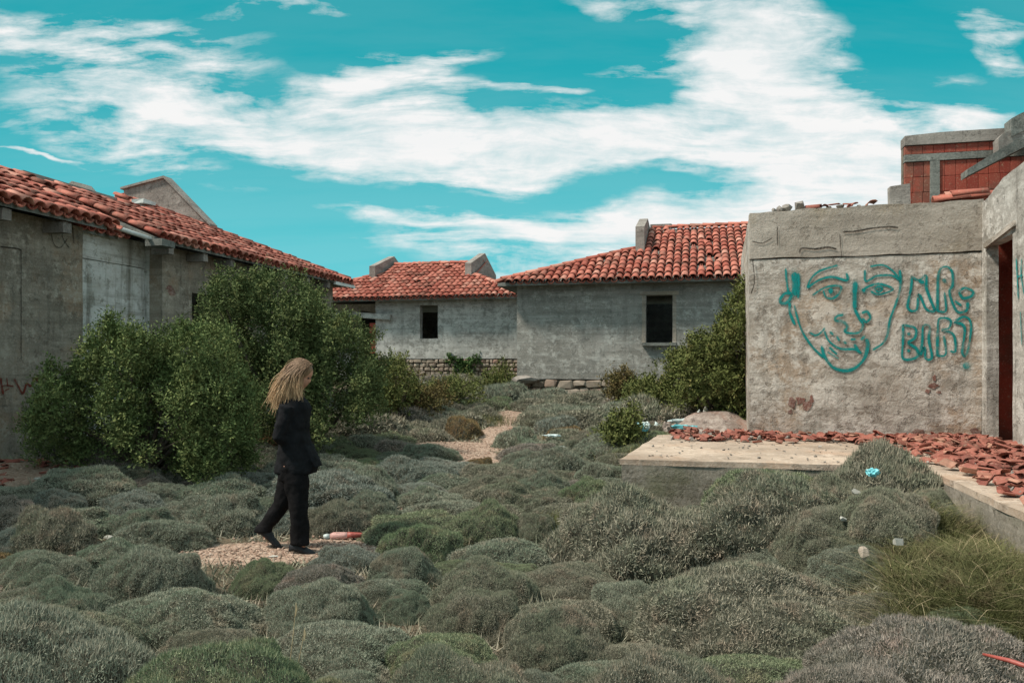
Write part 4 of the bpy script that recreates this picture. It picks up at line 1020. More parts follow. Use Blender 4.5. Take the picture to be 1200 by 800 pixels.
def put_cushion(x, y, rx, ry, h, key, label, group=None, rz=None, sink=0.05):
    key = 'cush_' + key
    pool = NEAR if y < 6.4 else (MIDS if y < 12 else FARS)
    o = bpy.data.objects.new('cushion_shrub', random.choice(pool)); link(o)
    o.material_slots[0].link = 'OBJECT'; o.material_slots[0].material = M[key]
    o.location = (x, y, ground(x, y) - sink); o.scale = (rx / 0.6, ry / 0.6, h / 0.37)
    o.rotation_euler = (random.gauss(0, .05), random.gauss(0, .05), rz if rz is not None else random.uniform(-.4, .4) + random.choice((0, math.pi)))
    tag(o, label, 'shrub', group); placed.append((x, y, (rx + ry) / 2))
    return o

# the ones one can single out: (centre px, top py, base py, half width px, colour, label)
BIG = [
 (50, 712, 900, 170, 'grey', 'broad grey brown cushion shrub filling the bottom left corner'),
 (250, 738, 930, 130, 'green', 'green cushion shrub at the bottom edge left of the two dry stalks'),
 (395, 735, 915, 90, 'green', 'bright green cushion shrub right of the two dry stalks at the bottom edge'),
 (535, 733, 890, 105, 'brown', 'brownish cushion shrub at the bottom edge below the centre of the photo'),
 (620, 722, 860, 60, 'grey', 'narrow grey cushion at the bottom edge just right of the centre'),
 (760, 762, 900, 120, 'brown', 'pinkish brown low cushion at the bottom edge under the big right mound'),
 (650, 695, 792, 68, 'brown', 'round brown cushion with a dark hollow above the bottom centre'),
 (870, 667, 790, 150, 'brown', 'very large rounded brown green cushion in the lower right middle'),
 (735, 672, 745, 55, 'grey', 'small grey cushion tucked behind the left shoulder of the large lower right mound'),
 (1075, 735, 900, 175, 'light', 'pale silvery cushion shrub filling the bottom right corner'),
 (985, 760, 930, 110, 'light', 'silvery cushion at the bottom edge left of the orange pipe'),
 (755, 567, 680, 108, 'brown', 'large dark olive mound left of the slab shards, before the platform front'),
 (700, 600, 668, 48, 'green', 'olive green flank cushion left of the large dark olive mound'),
 (895, 632, 690, 58, 'grey', 'neat round grey cushion between the two largest mounds on the right'),
 (905, 552, 655, 100, 'brown', 'tall mound of brown green scrub directly before the platform front'),
 (965, 575, 672, 55, 'brown', 'dark hollowed cushion in the group left of the white stone chips'),
 (1035, 566, 660, 62, 'brown', 'brown mound carrying the white stone chips and blue scrap'),
 (1000, 640, 690, 62, 'grey', 'grey cushion below the white stone chips'),
 (570, 653, 715, 62, 'brown', 'wide brown grey cushion in the centre, right of the dark hollow one'),
 (470, 638, 690, 44, 'grey', 'cushion with a dark hollow right of the path bend'),
 (560, 688, 752, 62, 'brown', 'pale topped cushion below the wide brown grey one in the centre'),
 (475, 675, 730, 32, 'grey', 'small grey cushion below the one with the dark hollow'),
 (370, 680, 745, 68, 'grey', 'grey cushion directly below the woman\'s front foot'),
 (405, 640, 672, 42, 'blue', 'bluish low cushion hiding the path right of the woman'),
 (495, 613, 662, 48, 'green', 'green cushion to the right of the bare patch behind the wrapper'),
 (590, 632, 672, 62, 'grey', 'long grey cushion before the green and brown pair in the centre'),
 (565, 585, 640, 45, 'green', 'leafy green cushion left of the brown one in the centre'),
 (628, 577, 638, 30, 'brown', 'upright brown cushion right of the leafy green one in the centre'),
 (690, 557, 600, 35, 'green', 'dark bottomed green cushion left of the platform corner'),
 (705, 541, 572, 30, 'grey', 'smooth grey cushion touching the platform corner'),
 (630, 550, 590, 40, 'grey', 'grey cushion behind the brown and green pair'),
 (480, 532, 575, 52, 'blue', 'bluish cushion on the middle ground left of the centre'),
 (430, 545, 590, 42, 'grey', 'grey cushion right of the woman at the height of her hip'),
 (432, 575, 612, 38, 'grey', 'grey cushion right of the woman at the height of her knee'),
 (395, 580, 630, 38, 'brown', 'brown grey cushion just behind the woman\'s front leg'),
 (270, 578, 628, 48, 'grey', 'tall grey cushion just left of the woman'),
 (195, 608, 650, 55, 'grey', 'low wide grey cushion above the bare patch on the left'),
 (155, 575, 612, 48, 'blue', 'blue grey cushion in front of the big left bush'),
 (60, 586, 655, 52, 'brown', 'round brown cushion at the left edge below the big bush'),
 (65, 572, 608, 32, 'blue', 'pale blue cushion behind the round brown one at the left edge'),
 (10, 612, 660, 35, 'blue', 'bluish cushion cut by the left edge of the photo'),
 (60, 645, 690, 55, 'grey', 'grey green cushion at the left edge under the bare strip'),
 (180, 640, 712, 66, 'grey', 'dark hollowed cushion left of the gravel patch'),
 (70, 676, 745, 65, 'grey', 'cushion with a dark left hollow near the left edge'),
 (215, 690, 760, 95, 'grey', 'wide grey green cushion below the gravel patch'),
 (310, 655, 700, 40, 'green', 'small green cushion below the woman\'s rear foot'),
 (543, 487, 514, 24, 'rust', 'rust coloured small cushion beside the upper path'),
 (654, 487, 511, 27, 'blue', 'smooth blue grey cushion right of the upper path'),
 (605, 500, 527, 30, 'grey', 'grey cushion at the fork of the upper path'),
 (500, 520, 545, 40, 'grey', 'grey cushion below the bare upper path patch'),
 (690, 505, 535, 35, 'brown', 'brown grey cushion left of the litter'),
 (655, 463, 487, 38, 'brown', 'dry scrub cushion below the stone footing of the middle house'),
]
for (px, ty, by, hw, key, lab) in BIG:
    yb = min(by, 800); p = hit(px, yb if by <= 800 else 800)
    if by > 800: p = at(px, by, CAMZ * F / (by - HY)); p.z = ground(p.x, p.y)
    rx = hw * p.y / F; ry = rx * random.uniform(.72, .95)
    Yc = p.y + ry * 0.75; x = (px - 600) / F * Yc; rx = hw / F * Yc
    ztop = CAMZ + (HY - ty) / F * (Yc - 0.1 * ry)
    h = max(0.17, min(1.0 * rx + .05, ztop - ground(x, Yc) + 0.05))
    put_cushion(x, Yc, rx * 1.02, ry, h, key, lab)

for (px_, ty_, Y_, rx_, ry_, key_, lab_) in ((1035, 516, 7.02, .62, .42, 'brown', 'brown scrub mound between the two arms of the concrete platform'), (1094, 572, 6.25, .20, .30, 'brown', 'dark scrub pressed against the side of the right platform arm'),
                                      (985, 552, 6.8, .36, .32, 'brown', 'brown mound just left of the scrub between the platform arms')):
    x_ = (px_ - 600) / F * Y_; put_cushion(x_, Y_, rx_, ry_, CAMZ + (HY - ty_) / F * Y_ - ground(x_, Y_) + .05, key_, lab_)
ZONES = [('low grey green cushion among those crowding the near foreground', 'cushion shrubs in the near foreground', lambda x, y: y < 6.3),
         ('cushion shrub in the carpet left of the path, around and behind the woman', 'cushion shrubs left of the path', lambda x, y: y < 12 and x < -0.6),
         ('cushion shrub in the carpet between the path and the platform', 'cushion shrubs right of the path', lambda x, y: y < 12 and x >= -0.6),
         ('small distant cushion shrub on the slope left of the upper path', 'distant cushion shrubs left', lambda x, y: x < -0.3),
         ('small distant cushion shrub on the slope before the middle house', 'distant cushion shrubs right', lambda x, y: True)]
KSEL = {0: ['grey', 'brown', 'green', 'grey'], 1: ['grey', 'blue', 'grey', 'green'], 2: ['grey', 'brown', 'green', 'brown'], 3: ['brown', 'grey', 'brown', 'green'], 4: ['brown', 'grey', 'brown', 'grey']}
def blocked(x, y, r):
    if bare(x, y) > 0.25 or any(bare(x + dx, y + dy) > .5 for dx, dy in ((r * .7, 0), (-r * .7, 0), (0, r * .5), (0, -r * .7))): return True
    if inpoly(x, y, outline) or any(inpoly(x + dx, y + dy, outline) for dx, dy in ((r * .8, 0), (0, r * .8))): return True
    q = Vector((x, y, 0)) - L0; s_ = -q.dot(U)
    if s_ > -r * .6 - .1: return True
    if y > 19.9 and x > -0.2: return True
    if (Vector((x, y, 0)) - C0).dot(W_) > -0.1: return True
    if x > 2.3 and 8.8 < y < 20 and x > 0.2 * y: return True
    if -2.75 < x < -1.2 and 5.9 < y < 7.4: return True
    if x > 1.9 and y < 6.4 and x / y > 0.50 and x / y < .75 and y > 4.3: return True       # grass corner
    return False
MARKS = [(345, 540, 'walking woman'), (290, 655, 'gravel patch under the woman'), (170, 560, 'front left evergreen bush'), (350, 510, 'tallest evergreen bush'), (727, 545, 'platform corner'),
         (345, 770, 'two dry stalks'), (570, 445, 'far stone footing'), (620, 445, 'boulder at the middle house'), (600, 490, 'upper path'), (540, 500, 'rusty cushion'), (750, 500, 'cyan plastic bag'),
         (1010, 590, 'white stone chips'), (870, 710, 'very large lower right cushion'), (770, 610, 'large dark olive mound'), (60, 610, 'round brown cushion at the left edge'), (120, 635, 'flat pale stone on the left'),
         (400, 632, 'crushed bottle'), (570, 670, 'wide brown cushion in the centre'), (180, 665, 'dark hollowed left cushion'), (628, 600, 'upright brown cushion'), (480, 550, 'bluish middle cushion'),
         (30, 760, 'bottom left corner'), (1100, 770, 'bottom right corner'), (550, 780, 'bottom edge of the photo, midway'), (1110, 690, 'green grass corner'), (460, 470, 'sprawling olive bush'), (700, 470, 'footing of the middle house'), (530, 620, 'green cushion behind the wrapper')]
used_labels = {}
def describe(x, y, z, r, key):
    px = 600 + F * x / y; py = HY - (z - CAMZ) * F / y; wpx = r * F / y
    mx, my, nm = min(MARKS, key=lambda m_: math.hypot((m_[0] - px), 1.6 * (m_[1] - py)))
    dx, dy = px - mx, (py - my) * 1.6
    side = ('right of' if dx > 0 else 'left of') if abs(dx) > abs(dy) else ('in front of' if dy > 0 else 'behind')
    dist = math.hypot(dx, dy); near = 'just ' if dist < 45 and side == 'behind' else ('well ' if dist > 110 and side[-2:] == 'of' and 'in' not in side else '')
    size = 'tiny' if wpx < 16 else 'small' if wpx < 32 else 'middling' if wpx < 60 else 'broad'
    return '%s %s cushion %s%s the %s' % (size, {'grey': 'grey green', 'blue': 'bluish', 'brown': 'brownish', 'green': 'greener'}.get(key, key), near, side, nm)
cnt = 0; tries = 0
while cnt < 245 and tries < 40000:
    tries += 1
    y = 2.4 + 21.0 * (random.random() ** 1.15); x = random.uniform(-0.72, 0.72) * y
    r = random.uniform(.26, .55) if y < 7 else random.uniform(.26, .55)
    if y > 13: r *= 1.25
    if blocked(x, y, r): continue
    if any((x - a) ** 2 + (y - b) ** 2 < ((0.76 if y < 8 else 0.64) * (r + c)) ** 2 for a, b, c in placed): continue
    zi = next(i for i, z in enumerate(ZONES) if z[2](x, y))
    key = random.choice(KSEL[zi]) if random.random() > .08 else random.choice(['light', 'rust', 'light'])
    o_ = put_cushion(x, y, r * random.uniform(1.0, 1.45), r * random.uniform(.8, 1.1), r * random.uniform(.62, 1.0), key, describe(x, y, ground(x, y) + .3 * r, r, key), ZONES[zi][1]); used_labels.setdefault(o_['label'], []).append(o_); cnt += 1
for lb, os_ in used_labels.items():
    if len(os_) > 1:
        os_.sort(key=lambda o: o.location.x / o.location.y)
        nm_ = {2: ['left hand', 'right hand'], 3: ['leftmost', 'middle', 'rightmost'], 4: ['leftmost', 'second', 'third', 'rightmost']}.get(len(os_))
        if nm_:
            for o_, q_ in zip(os_, nm_): o_['label'] = q_ + ' ' + lb
for os_ in used_labels.values():
    for o_ in os_:
        if len(o_['label'].split()) > 16: o_['label'] = o_['label'].replace('just ', '').replace('well ', '').replace('cushion ', '', 1) if 'shrub' in o_['label'] else o_['label'].replace('just ', '').replace('well ', '').replace('at the left edge', 'at left').replace('hand ', '')
print('cushions', len(placed), 'tries', tries)
# low ground litter of twigs between the cushions
def litter(n, f, name, label, m, L, wd, up=0.4):
    P = np.empty((n, 3)); k = 0
    while k < n:
        y = 2.4 + 17 * random.random() ** 1.4; x = random.uniform(-.72, .72) * y
        if not f(x, y): continue
        P[k] = (x, y, ground(x, y)); k += 1
    D = RNG.normal(size=(n, 3)); D[:, 2] = np.abs(D[:, 2]) + up; D /= np.linalg.norm(D, axis=1, keepdims=True)
    S = np.cross(D, RNG.normal(size=(n, 3))); S /= np.linalg.norm(S, axis=1, keepdims=True)
    ln = L * (.5 + RNG.random((n, 1))) * (1 + P[:, 1:2] * .06); wv = wd * (1 + P[:, 1:2] * .08)
    Vt = np.empty((n, 3, 3)); Vt[:, 0] = P - S * wv; Vt[:, 1] = P + S * wv; Vt[:, 2] = P + D * ln
    o = bpy.data.objects.new(name, npmesh(name, Vt.reshape(-1, 3), np.arange(n * 3).reshape(n, 3), m, np.repeat(RNG.random(n), 3), k=3)); link(o)
    tag(o, label, 'ground cover', None, 'stuff')
litter(60000, lambda x, y: bare(x, y) < .3 + random.random() * .4 and not inpoly(x, y, outline) and not (y > 8.8 and x > .2 * y + .5), 'ground_cover', 'short dry twiggy growth covering the soil between the cushion shrubs', M['cush_brown'], 0.07, 0.004)

# gravel on the bare patches
gv = []
pk = 0
GV, GF, GT = [], [], []
for i in range(6000):
    cx, cy, a, c_ = random.choice(BARE); x = cx + random.gauss(0, .55) * a; y = cy + random.gauss(0, .55) * c_
    r = random.uniform(.006, .022) * (1 + y * .03); v, f = stone_vf(r, r * random.uniform(.6, 1), r * random.uniform(.4, .7), 9) if i % 12 == 0 else (v, f)
    rot = Matrix.Rotation(random.uniform(0, 6.3), 3, 'Z'); s = random.uniform(.5, 1.1)
    b0 = len(GV); z = ground(x, y) + .025; GV += [tuple(Vector((x, y, z)) + rot @ Vector(q) * s) for q in v]; GF += [tuple(k + b0 for k in q) for q in f]; GT += [random.random()] * len(v)
m_g = tile_mat('path_gravel', (0.28, 0.19, 0.145), (0.44, 0.33, 0.26), (0.48, 0.43, 0.37))
tag(mk('gravel', GV, GF, m_g, tint=GT), 'pale orange gravel on the bare trodden patches of the path', 'gravel', None, 'stuff')

# ------------------------------------------------------------------ leafy bushes
def branches(base, tips, r0=0.035):
    parts = []
    for tpt in tips:
        tpt = Vector(tpt); mid = base.lerp(tpt, .5) + Vector((random.uniform(-.12, .12), random.uniform(-.12, .12), .08))
        parts.append(tube_vf([base, base.lerp(mid, .6) + Vector((0, 0, .03)), mid, mid.lerp(tpt, .6), tpt], [r0, r0 * .7, r0 * .5, r0 * .32, r0 * .12], 6))
    return merge(parts)

def bush(name, poly, Y0, Y1, ncl, rad, nspr, L, wd, m, label, base_px, cat='bush', shoots=(), parent_group=None, stem=.11, rows=None):
    cs, rs_ = [], []
    xs_ = [p[0] for p in poly]; ys_ = [p[1] for p in poly]; tr = 0
    while len(cs) < ncl and tr < 20000:
        tr += 1; px = random.uniform(min(xs_), max(xs_)); py = random.uniform(min(ys_), max(ys_))
        if not inpoly(px, py, poly): continue
        Y = random.uniform(Y0, Y1); p = at(px, py, Y)
        if p.z < ground(p.x, p.y) + .1: continue
        r = rad * random.uniform(.65, 1.25); cs.append(tuple(p)); rs_.append(r)
    for (px, py, Y, r) in shoots: cs.append(tuple(at(px, py, Y))); rs_.append(r)
    for (cx_, cy_, cz_), r_ in list(zip(cs, rs_)):
        if r_ > .12 and random.random() < .8:
            dx_, dy_ = random.gauss(0, .3), random.gauss(0, .2); L_ = random.uniform(.8, 1.7) * r_
            for q_ in range(4):
                cs.append((cx_ + dx_ * L_ * (.6 + q_ * .25), cy_ + dy_ * L_ * q_ * .3, cz_ + r_ * .8 + L_ * q_ * .27)); rs_.append(.075 - .012 * q_)
    bp = at(base_px, 500, (Y0 + Y1) / 2); bp.z = ground(bp.x, bp.y)
    root = empty(name, bp, label, cat, parent_group)
    leaves('foliage', cs, rs_, nspr, L, wd, m, root, loc=bp, stem=stem)
    v, f = branches(bp, random.sample(cs, min(26, len(cs)))); mk('branches', v, f, M['bark'], root)
    return root
P1 = [(60, 465), (95, 430), (118, 412), (130, 392), (150, 405), (175, 408), (205, 402), (228, 398), (262, 405), (285, 430), (300, 470), (295, 520), (285, 552), (200, 572), (110, 572), (70, 552), (45, 520), (40, 495)]
bush('evergreen_bush', P1, 8.8, 10.3, 105, .17, 19000, .037, .0085, M['leafy'], 'dark evergreen bush on the left, in front of the taller one behind the woman', 170,
     shoots=[(131, 378, 9.4, .08), (128, 388, 9.4, .1), (160, 396, 9.3, .1), (232, 390, 9.5, .1), (205, 392, 9.4, .1), (35, 500, 9.2, .12), (60, 450, 9.3, .13), (258, 395, 9.6, .1), (50, 478, 9.2, .12)])
P2 = [(238, 380), (248, 345), (262, 338), (290, 345), (305, 340), (330, 338), (352, 342), (375, 352), (398, 378), (425, 395), (438, 415), (448, 445), (452, 480), (435, 500), (400, 505), (330, 520), (280, 500), (260, 440)]
bush('evergreen_bush', P2, 10.5, 12.8, 125, .20, 20000, .042, .0095, M['leaf'], 'tallest evergreen bush, rising behind and left of the walking woman to the eaves', 350,
     shoots=[(256, 322, 11.5, .08), (256, 332, 11.5, .1), (250, 342, 11.4, .1), (275, 338, 11.5, .1), (338, 328, 11.6, .12), (352, 332, 11.7, .12), (318, 332, 11.6, .1), (408, 375, 11.8, .12), (440, 398, 11.9, .1)])
P3 = [(762, 470), (775, 448), (800, 428), (822, 412), (845, 395), (858, 372), (866, 350), (874, 345), (878, 380), (880, 480), (868, 494), (840, 484), (800, 478)]
bush('evergreen_bush', P3, 11.9, 13.4, 95, .17, 10000, .05, .011, M['leaf2'], 'yellowish green bush leaning against the left side of the graffiti building', 840,
     shoots=[(872, 335, 12.4, .1), (870, 345, 12.4, .12), (820, 402, 12.5, .1), (846, 384, 12.5, .1), (796, 418, 12.6, .1)])
small = [
 ('weed_bush', [(430, 440), (462, 430), (485, 448), (500, 470), (470, 482), (435, 478)], 14.5, 17, 40, .2, 2200, M['leaf2'], 'sprawling olive green bush right of the tallest evergreen, before the far house', 465),
 ('weed_bush', [(568, 445), (585, 434), (600, 436), (600, 458), (575, 462)], 20.5, 22.3, 22, .26, 1100, M['leaf2'], 'olive bush at the left corner of the middle house', 585),
 ('weed_bush', [(500, 458), (545, 452), (570, 462), (545, 472), (505, 472)], 17.5, 19, 20, .22, 1000, M['leaf2'], 'low bright olive bush halfway between the path and the far house', 530),
 ('weed_bush', [(713, 448), (728, 442), (748, 448), (752, 462), (730, 470), (714, 464)], 16.8, 17.8, 22, .17, 1000, M['leaf3'], 'yellow brown bush before the footing of the middle house', 732),
 ('weed_bush', [(740, 462), (765, 455), (785, 470), (770, 488), (745, 482)], 14, 15.5, 26, .2, 1500, M['leaf2'], 'green bush between the yellow brown one and the right evergreen', 765),
 ('weed_bush', [(705, 510), (730, 502), (750, 508), (750, 520), (722, 524)], 10.8, 11.6, 16, .13, 900, M['leaf2'], 'patch of green weeds left of the platform, under the plastic litter', 732),
 ('weed_bush', [(468, 470), (520, 465), (530, 480), (480, 486)], 15.5, 17.0, 14, .2, 800, M['leaf3'], 'brownish low bush left of the rusty cushion', 500)]
for (nm, poly, a, b_, n, r, ns, mm, lab, bpx) in small:
    bush(nm, poly, a, b_, n, r, ns, .055, .012, mm, lab, bpx)
gg = [at(p, q, y) for p, q, y in ((650, 632, 6.9), (665, 628, 7.0), (640, 636, 6.8), (770, 492, 12.5), (785, 500, 12), (1075, 607, 5.9), (1120, 620, 5.7), (1160, 612, 5.6), (1180, 625, 5.3))]
for i, p in enumerate(gg[:3]):
    pass

# ------------------------------------------------------------------ grass in the right corner
def blades(pts, h0, h1, wd, m, name, label, lean=.5, segs=3, parent=None):
    n = len(pts); P = np.array(pts); az = RNG.random(n) * 6.283; H = h0 + (h1 - h0) * RNG.random(n); Ln = lean * (0.2 + RNG.random(n)) * H
    dx = np.cos(az); dy = np.sin(az); sx = -dy; sy = dx; V = np.empty((n, segs + 1, 2, 3))
    for k in range(segs + 1):
        t = k / segs; w_ = wd * (1 - t * .9)
        cx = P[:, 0] + dx * Ln * t * t; cy = P[:, 1] + dy * Ln * t * t; cz = P[:, 2] + H * t * (1 - .25 * t * lean)
        V[:, k, 0] = np.stack([cx - sx * w_, cy - sy * w_, cz], 1); V[:, k, 1] = np.stack([cx + sx * w_, cy + sy * w_, cz], 1)
    Fi = []
    base = np.arange(n) * (segs + 1) * 2
    for k in range(segs): Fi.append(np.stack([base + 2 * k, base + 2 * k + 1, base + 2 * k + 3, base + 2 * k + 2], 1))
    Fi = np.concatenate(Fi); o = bpy.data.objects.new(name, npmesh(name, V.reshape(-1, 3), Fi, m, np.repeat(RNG.random(n), (segs + 1) * 2)))
    link(o); return tag(o, label, 'grass', None, 'stuff')
gp_ = []
while len(gp_) < 24000:
    y = random.uniform(4.0, 6.4); x = random.uniform(.47, .80) * y
    if inpoly(x, y, outline): continue
    if noise.noise(Vector((x * 3, y * 3, 0))) < -.28 + random.uniform(-.2, .2): continue
    gp_.append((x, y, ground(x, y)))
blades(gp_, .08, .32, .0030, M['grass'], 'grass', 'tangled green and straw grass in the lower right corner beside the platform', 1.3)
gp2 = [(p[0] + random.uniform(-.05, .05), p[1], p[2]) for p in random.sample(gp_, 420)]
blades(gp2, .22, .46, .0024, M['dry'], 'dry_grass', 'long pale dry grass stems sticking out of the green grass at lower right', 2.0, 5)
gp3 = []
for (cx, cy, r, n) in ((0.52, 7.6, .3, 500), (0.85, 7.4, .3, 400), (1.75, 11.6, .35, 500), (2.2, 12.2, .4, 500), (-0.6, 16.0, .6, 500), (1.5, 10.4, .3, 400), (-2.9, 15.2, .8, 600), (3.35, 6.9, .3, 400)):
    for i in range(n):
        x = cx + random.gauss(0, r * .6); y = cy + random.gauss(0, r * .5); gp3.append((x, y, ground(x, y)))
blades(gp3, .12, .30, .005, M['grass'], 'weeds', 'tufts of green weeds between the cushion shrubs', .6)
# two tall dry stalks
for (px, top_, lab) in ((347, 706, 'tall dry grass stalk at the bottom edge, the paler and longer one'), (357, 735, 'shorter dry grass stalk right beside the long one at the bottom edge')):
    Y = 3.6; a = at(px - 9, 835, Y); b_ = at(px, top_, Y); mid = at(px - 7, 775, Y)
    a.z = max(a.z, ground(a.x, a.y))
    root = empty('dry_stalk', a, lab, 'plant')
    v, f = tube_vf([a, mid, at(px - 3, (top_ + 775) / 2, Y), b_], [.0028, .0024, .002, .0012], 6); mk('stem', v, f, M['dry'], root)
    v, f = tube_vf([b_, b_ + Vector((.004, 0, -.03)), b_ + Vector((-.002, 0, -.06))], [.001, .0045, .002], 6); mk('seed_head', v, f, M['dry'], root)

# ------------------------------------------------------------------ rubble heap and litter behind the platform
hv = []; nx_, ny_ = 26, 20
def heap_h(a, b):
    d = math.hypot(a, b); return (1 - sst(d, 0.1, 1.0))
hc = Vector((3.0, 12.0, 0))
for j in range(ny_):
    for i in range(nx_):
        a = i / (nx_ - 1) * 2 - 1; b_ = j / (ny_ - 1) * 2 - 1; x = hc.x + a * 1.15; y = hc.y + b_ * .95
        hv.append((x, y, ground(x, y) - .03 + heap_h(a, b_) * .42 * (1 + .2 * a) + .05 * noise.noise(Vector((x * 4, y * 4, 0)))))
hf = [(j * nx_ + i, j * nx_ + i + 1, (j + 1) * nx_ + i + 1, (j + 1) * nx_ + i) for j in range(ny_ - 1) for i in range(nx_ - 1)]
M['earth'] = plaster('pinkish_rubble_earth', (0.30, 0.235, 0.20), (0.42, 0.37, 0.33), (0.18, 0.14, 0.12), 0.5, .2, (0.34, 0.2, 0.15), rough_amt=1.6)
o = mk('rubble_heap', hv, hf, M['earth'], loc=hc, smooth=True); tag(o, 'pinkish heap of rubble earth at the left foot of the graffiti building', 'rubble heap')
M['sheet'] = flat('pale_plastic', (0.55, 0.66, 0.66), .4, .3, 9, .5); M['cyan'] = flat('cyan_plastic', (0.16, 0.52, 0.58), .4, .2, 9, .5)
M['blue'] = flat('deep_blue_plastic', (0.03, 0.10, 0.22), .4, .2, 9, .5); M['redp'] = flat('red_plastic', (0.30, 0.07, 0.055), .5, .2, 9, .5); M['pink'] = flat('pink_plastic', (0.55, 0.33, 0.30), .5, .2, 9, .4)
def crumple(name, p, a, b_, c_, m, label, cat, rz=0, k=.35, sub=3):
    bm = bmesh.new(); bmesh.ops.create_icosphere(bm, subdivisions=sub, radius=1); s = Vector((p[0] * 7, p[1] * 3, 1))
    for v in bm.verts: v.co *= 1 + k * noise.noise(v.co * 2.2 + s) * 2 + k * .5 * noise.noise(v.co * 6 + s)
    for v in bm.verts: v.co = Vector((v.co.x * a, v.co.y * b_, v.co.z * c_))
    me = bpy.data.meshes.new(name); bm.to_mesh(me); bm.free(); me.materials.append(m)
    o = bpy.data.objects.new(name, me); o.location = p; o.rotation_euler = (0, 0, rz); link(o); return tag(o, label, cat)
def on(px, py, lift=0.03):
    q = hit(px, py); return Vector((q.x, q.y, q.z + lift))
crumple('plastic_bag', at(750, 501, 11.3), .09, .07, .06, M['cyan'], 'crumpled cyan plastic bag on the weeds left of the platform', 'litter')
crumple('plastic_bag', at(744, 498, 11.35), .05, .05, .05, M['blue'], 'dark blue scrap beside the cyan bag left of the platform', 'litter')
crumple('plastic_bag', at(756, 499, 11.3), .06, .05, .06, M['sheet'], 'white plastic bag touching the cyan one left of the platform', 'litter')
crumple('wrapper', at(744, 507, 11.2), .11, .04, .03, M['redp'], 'red brown wrapper below the cyan bag', 'litter')
crumple('plastic_sheet', at(735, 478, 15.0), .19, .1, .04, M['sheet'], 'pale plastic sheet lying on a cushion before the middle house', 'litter')
crumple('plastic_sheet', at(770, 504, 11.6), .09, .08, .09, M['sheet'], 'rumpled whitish sheet at the left rear corner of the platform', 'litter')
crumple('plastic_sheet', at(782, 502, 11.4), .06, .06, .09, M['earth'], 'greyish lump of litter at the left rear corner of the platform', 'litter')
crumple('plastic_sheet', at(802, 493, 11.9), .22, .06, .035, M['sheet'], 'long pale strip of plastic on the left slope of the rubble heap', 'litter', .15)
crumple('plastic_sheet', at(800, 500, 11.6), .2, .06, .03, M['cyan'], 'bluish plastic strip below the pale one on the rubble heap', 'litter', .1)
crumple('plastic_sheet', at(862, 482, 12.2), .17, .08, .03, M['sheet'], 'white strip lying on the top of the rubble heap', 'litter')
crumple('bottle', at(819, 487, 12.3), .035, .035, .09, M['sheet'], 'small pale bottle standing on the rubble heap', 'litter', k=.1)
crumple('cup', at(827, 483, 12.3), .04, .04, .09, M['rock'], 'beige cup standing right of the small bottle on the rubble heap', 'litter', k=.1)
crumple('plastic_scrap', at(1023, 553, 6.45), .05, .04, .03, M['cyan'], 'bright blue scrap on the mound below the graffiti wall', 'litter')
crumple('plastic_scrap', at(658, 525, 11.5), .07, .05, .03, M['sheet'], 'tiny white scrap in the shrubs near the centre', 'litter')
crumple('plastic_scrap', at(648, 510, 12.7), .13, .04, .02, M['sheet'], 'thin white strip beside the smooth blue grey cushion', 'litter')
def chip(px, py, Y, a, c_, label, m='rock', tilt=.4):
    v, f = stone_vf(a * .72, a * .5, c_ * .7); rot = Matrix.Rotation(tilt, 3, 'Y') @ Matrix.Rotation(-.5, 3, 'X'); p = at(px, py, Y)
    o = mk('stone_chip', [p + rot @ Vector(q) for q in v], f, M[m], loc=p); tag(o, label, 'stone')
chip(1052, 634, 5.2, .07, .05, 'largest pale stone chip, triangular, lying right of the grey cushion'); chip(1003, 576, 6.1, .055, .035, 'pale stone chip highest of those on the mound right of the centre')
chip(988, 608, 5.7, .045, .03, 'small whitish stone chip on the left flank of the dark mound'); chip(1012, 648, 5.2, .055, .08, 'upright grey stone half sunk in the cushion right of the mounds', 'stone')
chip(1006, 588, 6.0, .03, .02, 'small orange stone just below the highest chip', 'shard'); chip(1100, 742, 3.9, .10, .012, 'white splinter lying above the silvery corner cushion')
chip(846, 473, 12.6, .2, .09, 'big grey stone lying at the foot of the right evergreen bush', 'stone'); chip(800, 560, 8, .0001, .0001, 'x') if False else None
for (px, py, lab) in ((108, 629, 'flat pale stone at the left end of the bare strip'), (128, 632, 'pale stone right of the flat one on the bare strip'), (45, 563, 'flat white stone in the dirt under the left wall'),
                      (655, 500, 'orange brown stone in the middle of the upper path') if False else (598, 503, 'orange brown stone in the middle of the upper path'), (350, 647, 'small pale stone under the woman') if False else (320, 655, 'small pale stone in front of the rear foot')):
    q = on(px, py, .02); v, f = stone_vf(.055 * (1 + q.y * .02), .045, .022); o = mk('path_stone', [q + Vector(k) for k in v], f, M['rock'] if 'orange' not in lab else M['shard'], loc=q); tag(o, lab, 'stone')
# wrapper on the path and pipe in the corner
q = on(397, 632, .035); root = empty('drink_bottle', q, 'crushed red and white bottle lying on the path right of the woman', 'litter')
d = Vector((1, .15, .02)).normalized()
v, f = tube_vf([q - d * .14, q - d * .11, q - d * .08], [.02, .03, .022], 8); mk('cap', v, f, M['sheet'], root, smooth=True)
v, f = tube_vf([q - d * .08, q - d * .05, q + d * .05, q + d * .08], [.024, .038, .034, .032], 8); mk('body', v, f, M['pink'], root, smooth=True)
v, f = tube_vf([q + d * .08, q + d * .12, q + d * .2, q + d * .25], [.033, .03, .022, .006], 8); mk('base', v, f, M['redp'], root, smooth=True)
a = at(1152, 766, 3.55); b_ = at(1232, 790, 3.3); v, f = tube_vf([a, a.lerp(b_, .4) + Z * .006, b_], [.006, .011, .012], 8)
o = mk('plastic_pipe', v, f, M['redp'], loc=a, smooth=True); tag(o, 'salmon red pipe poking out at the bottom right edge', 'pipe')

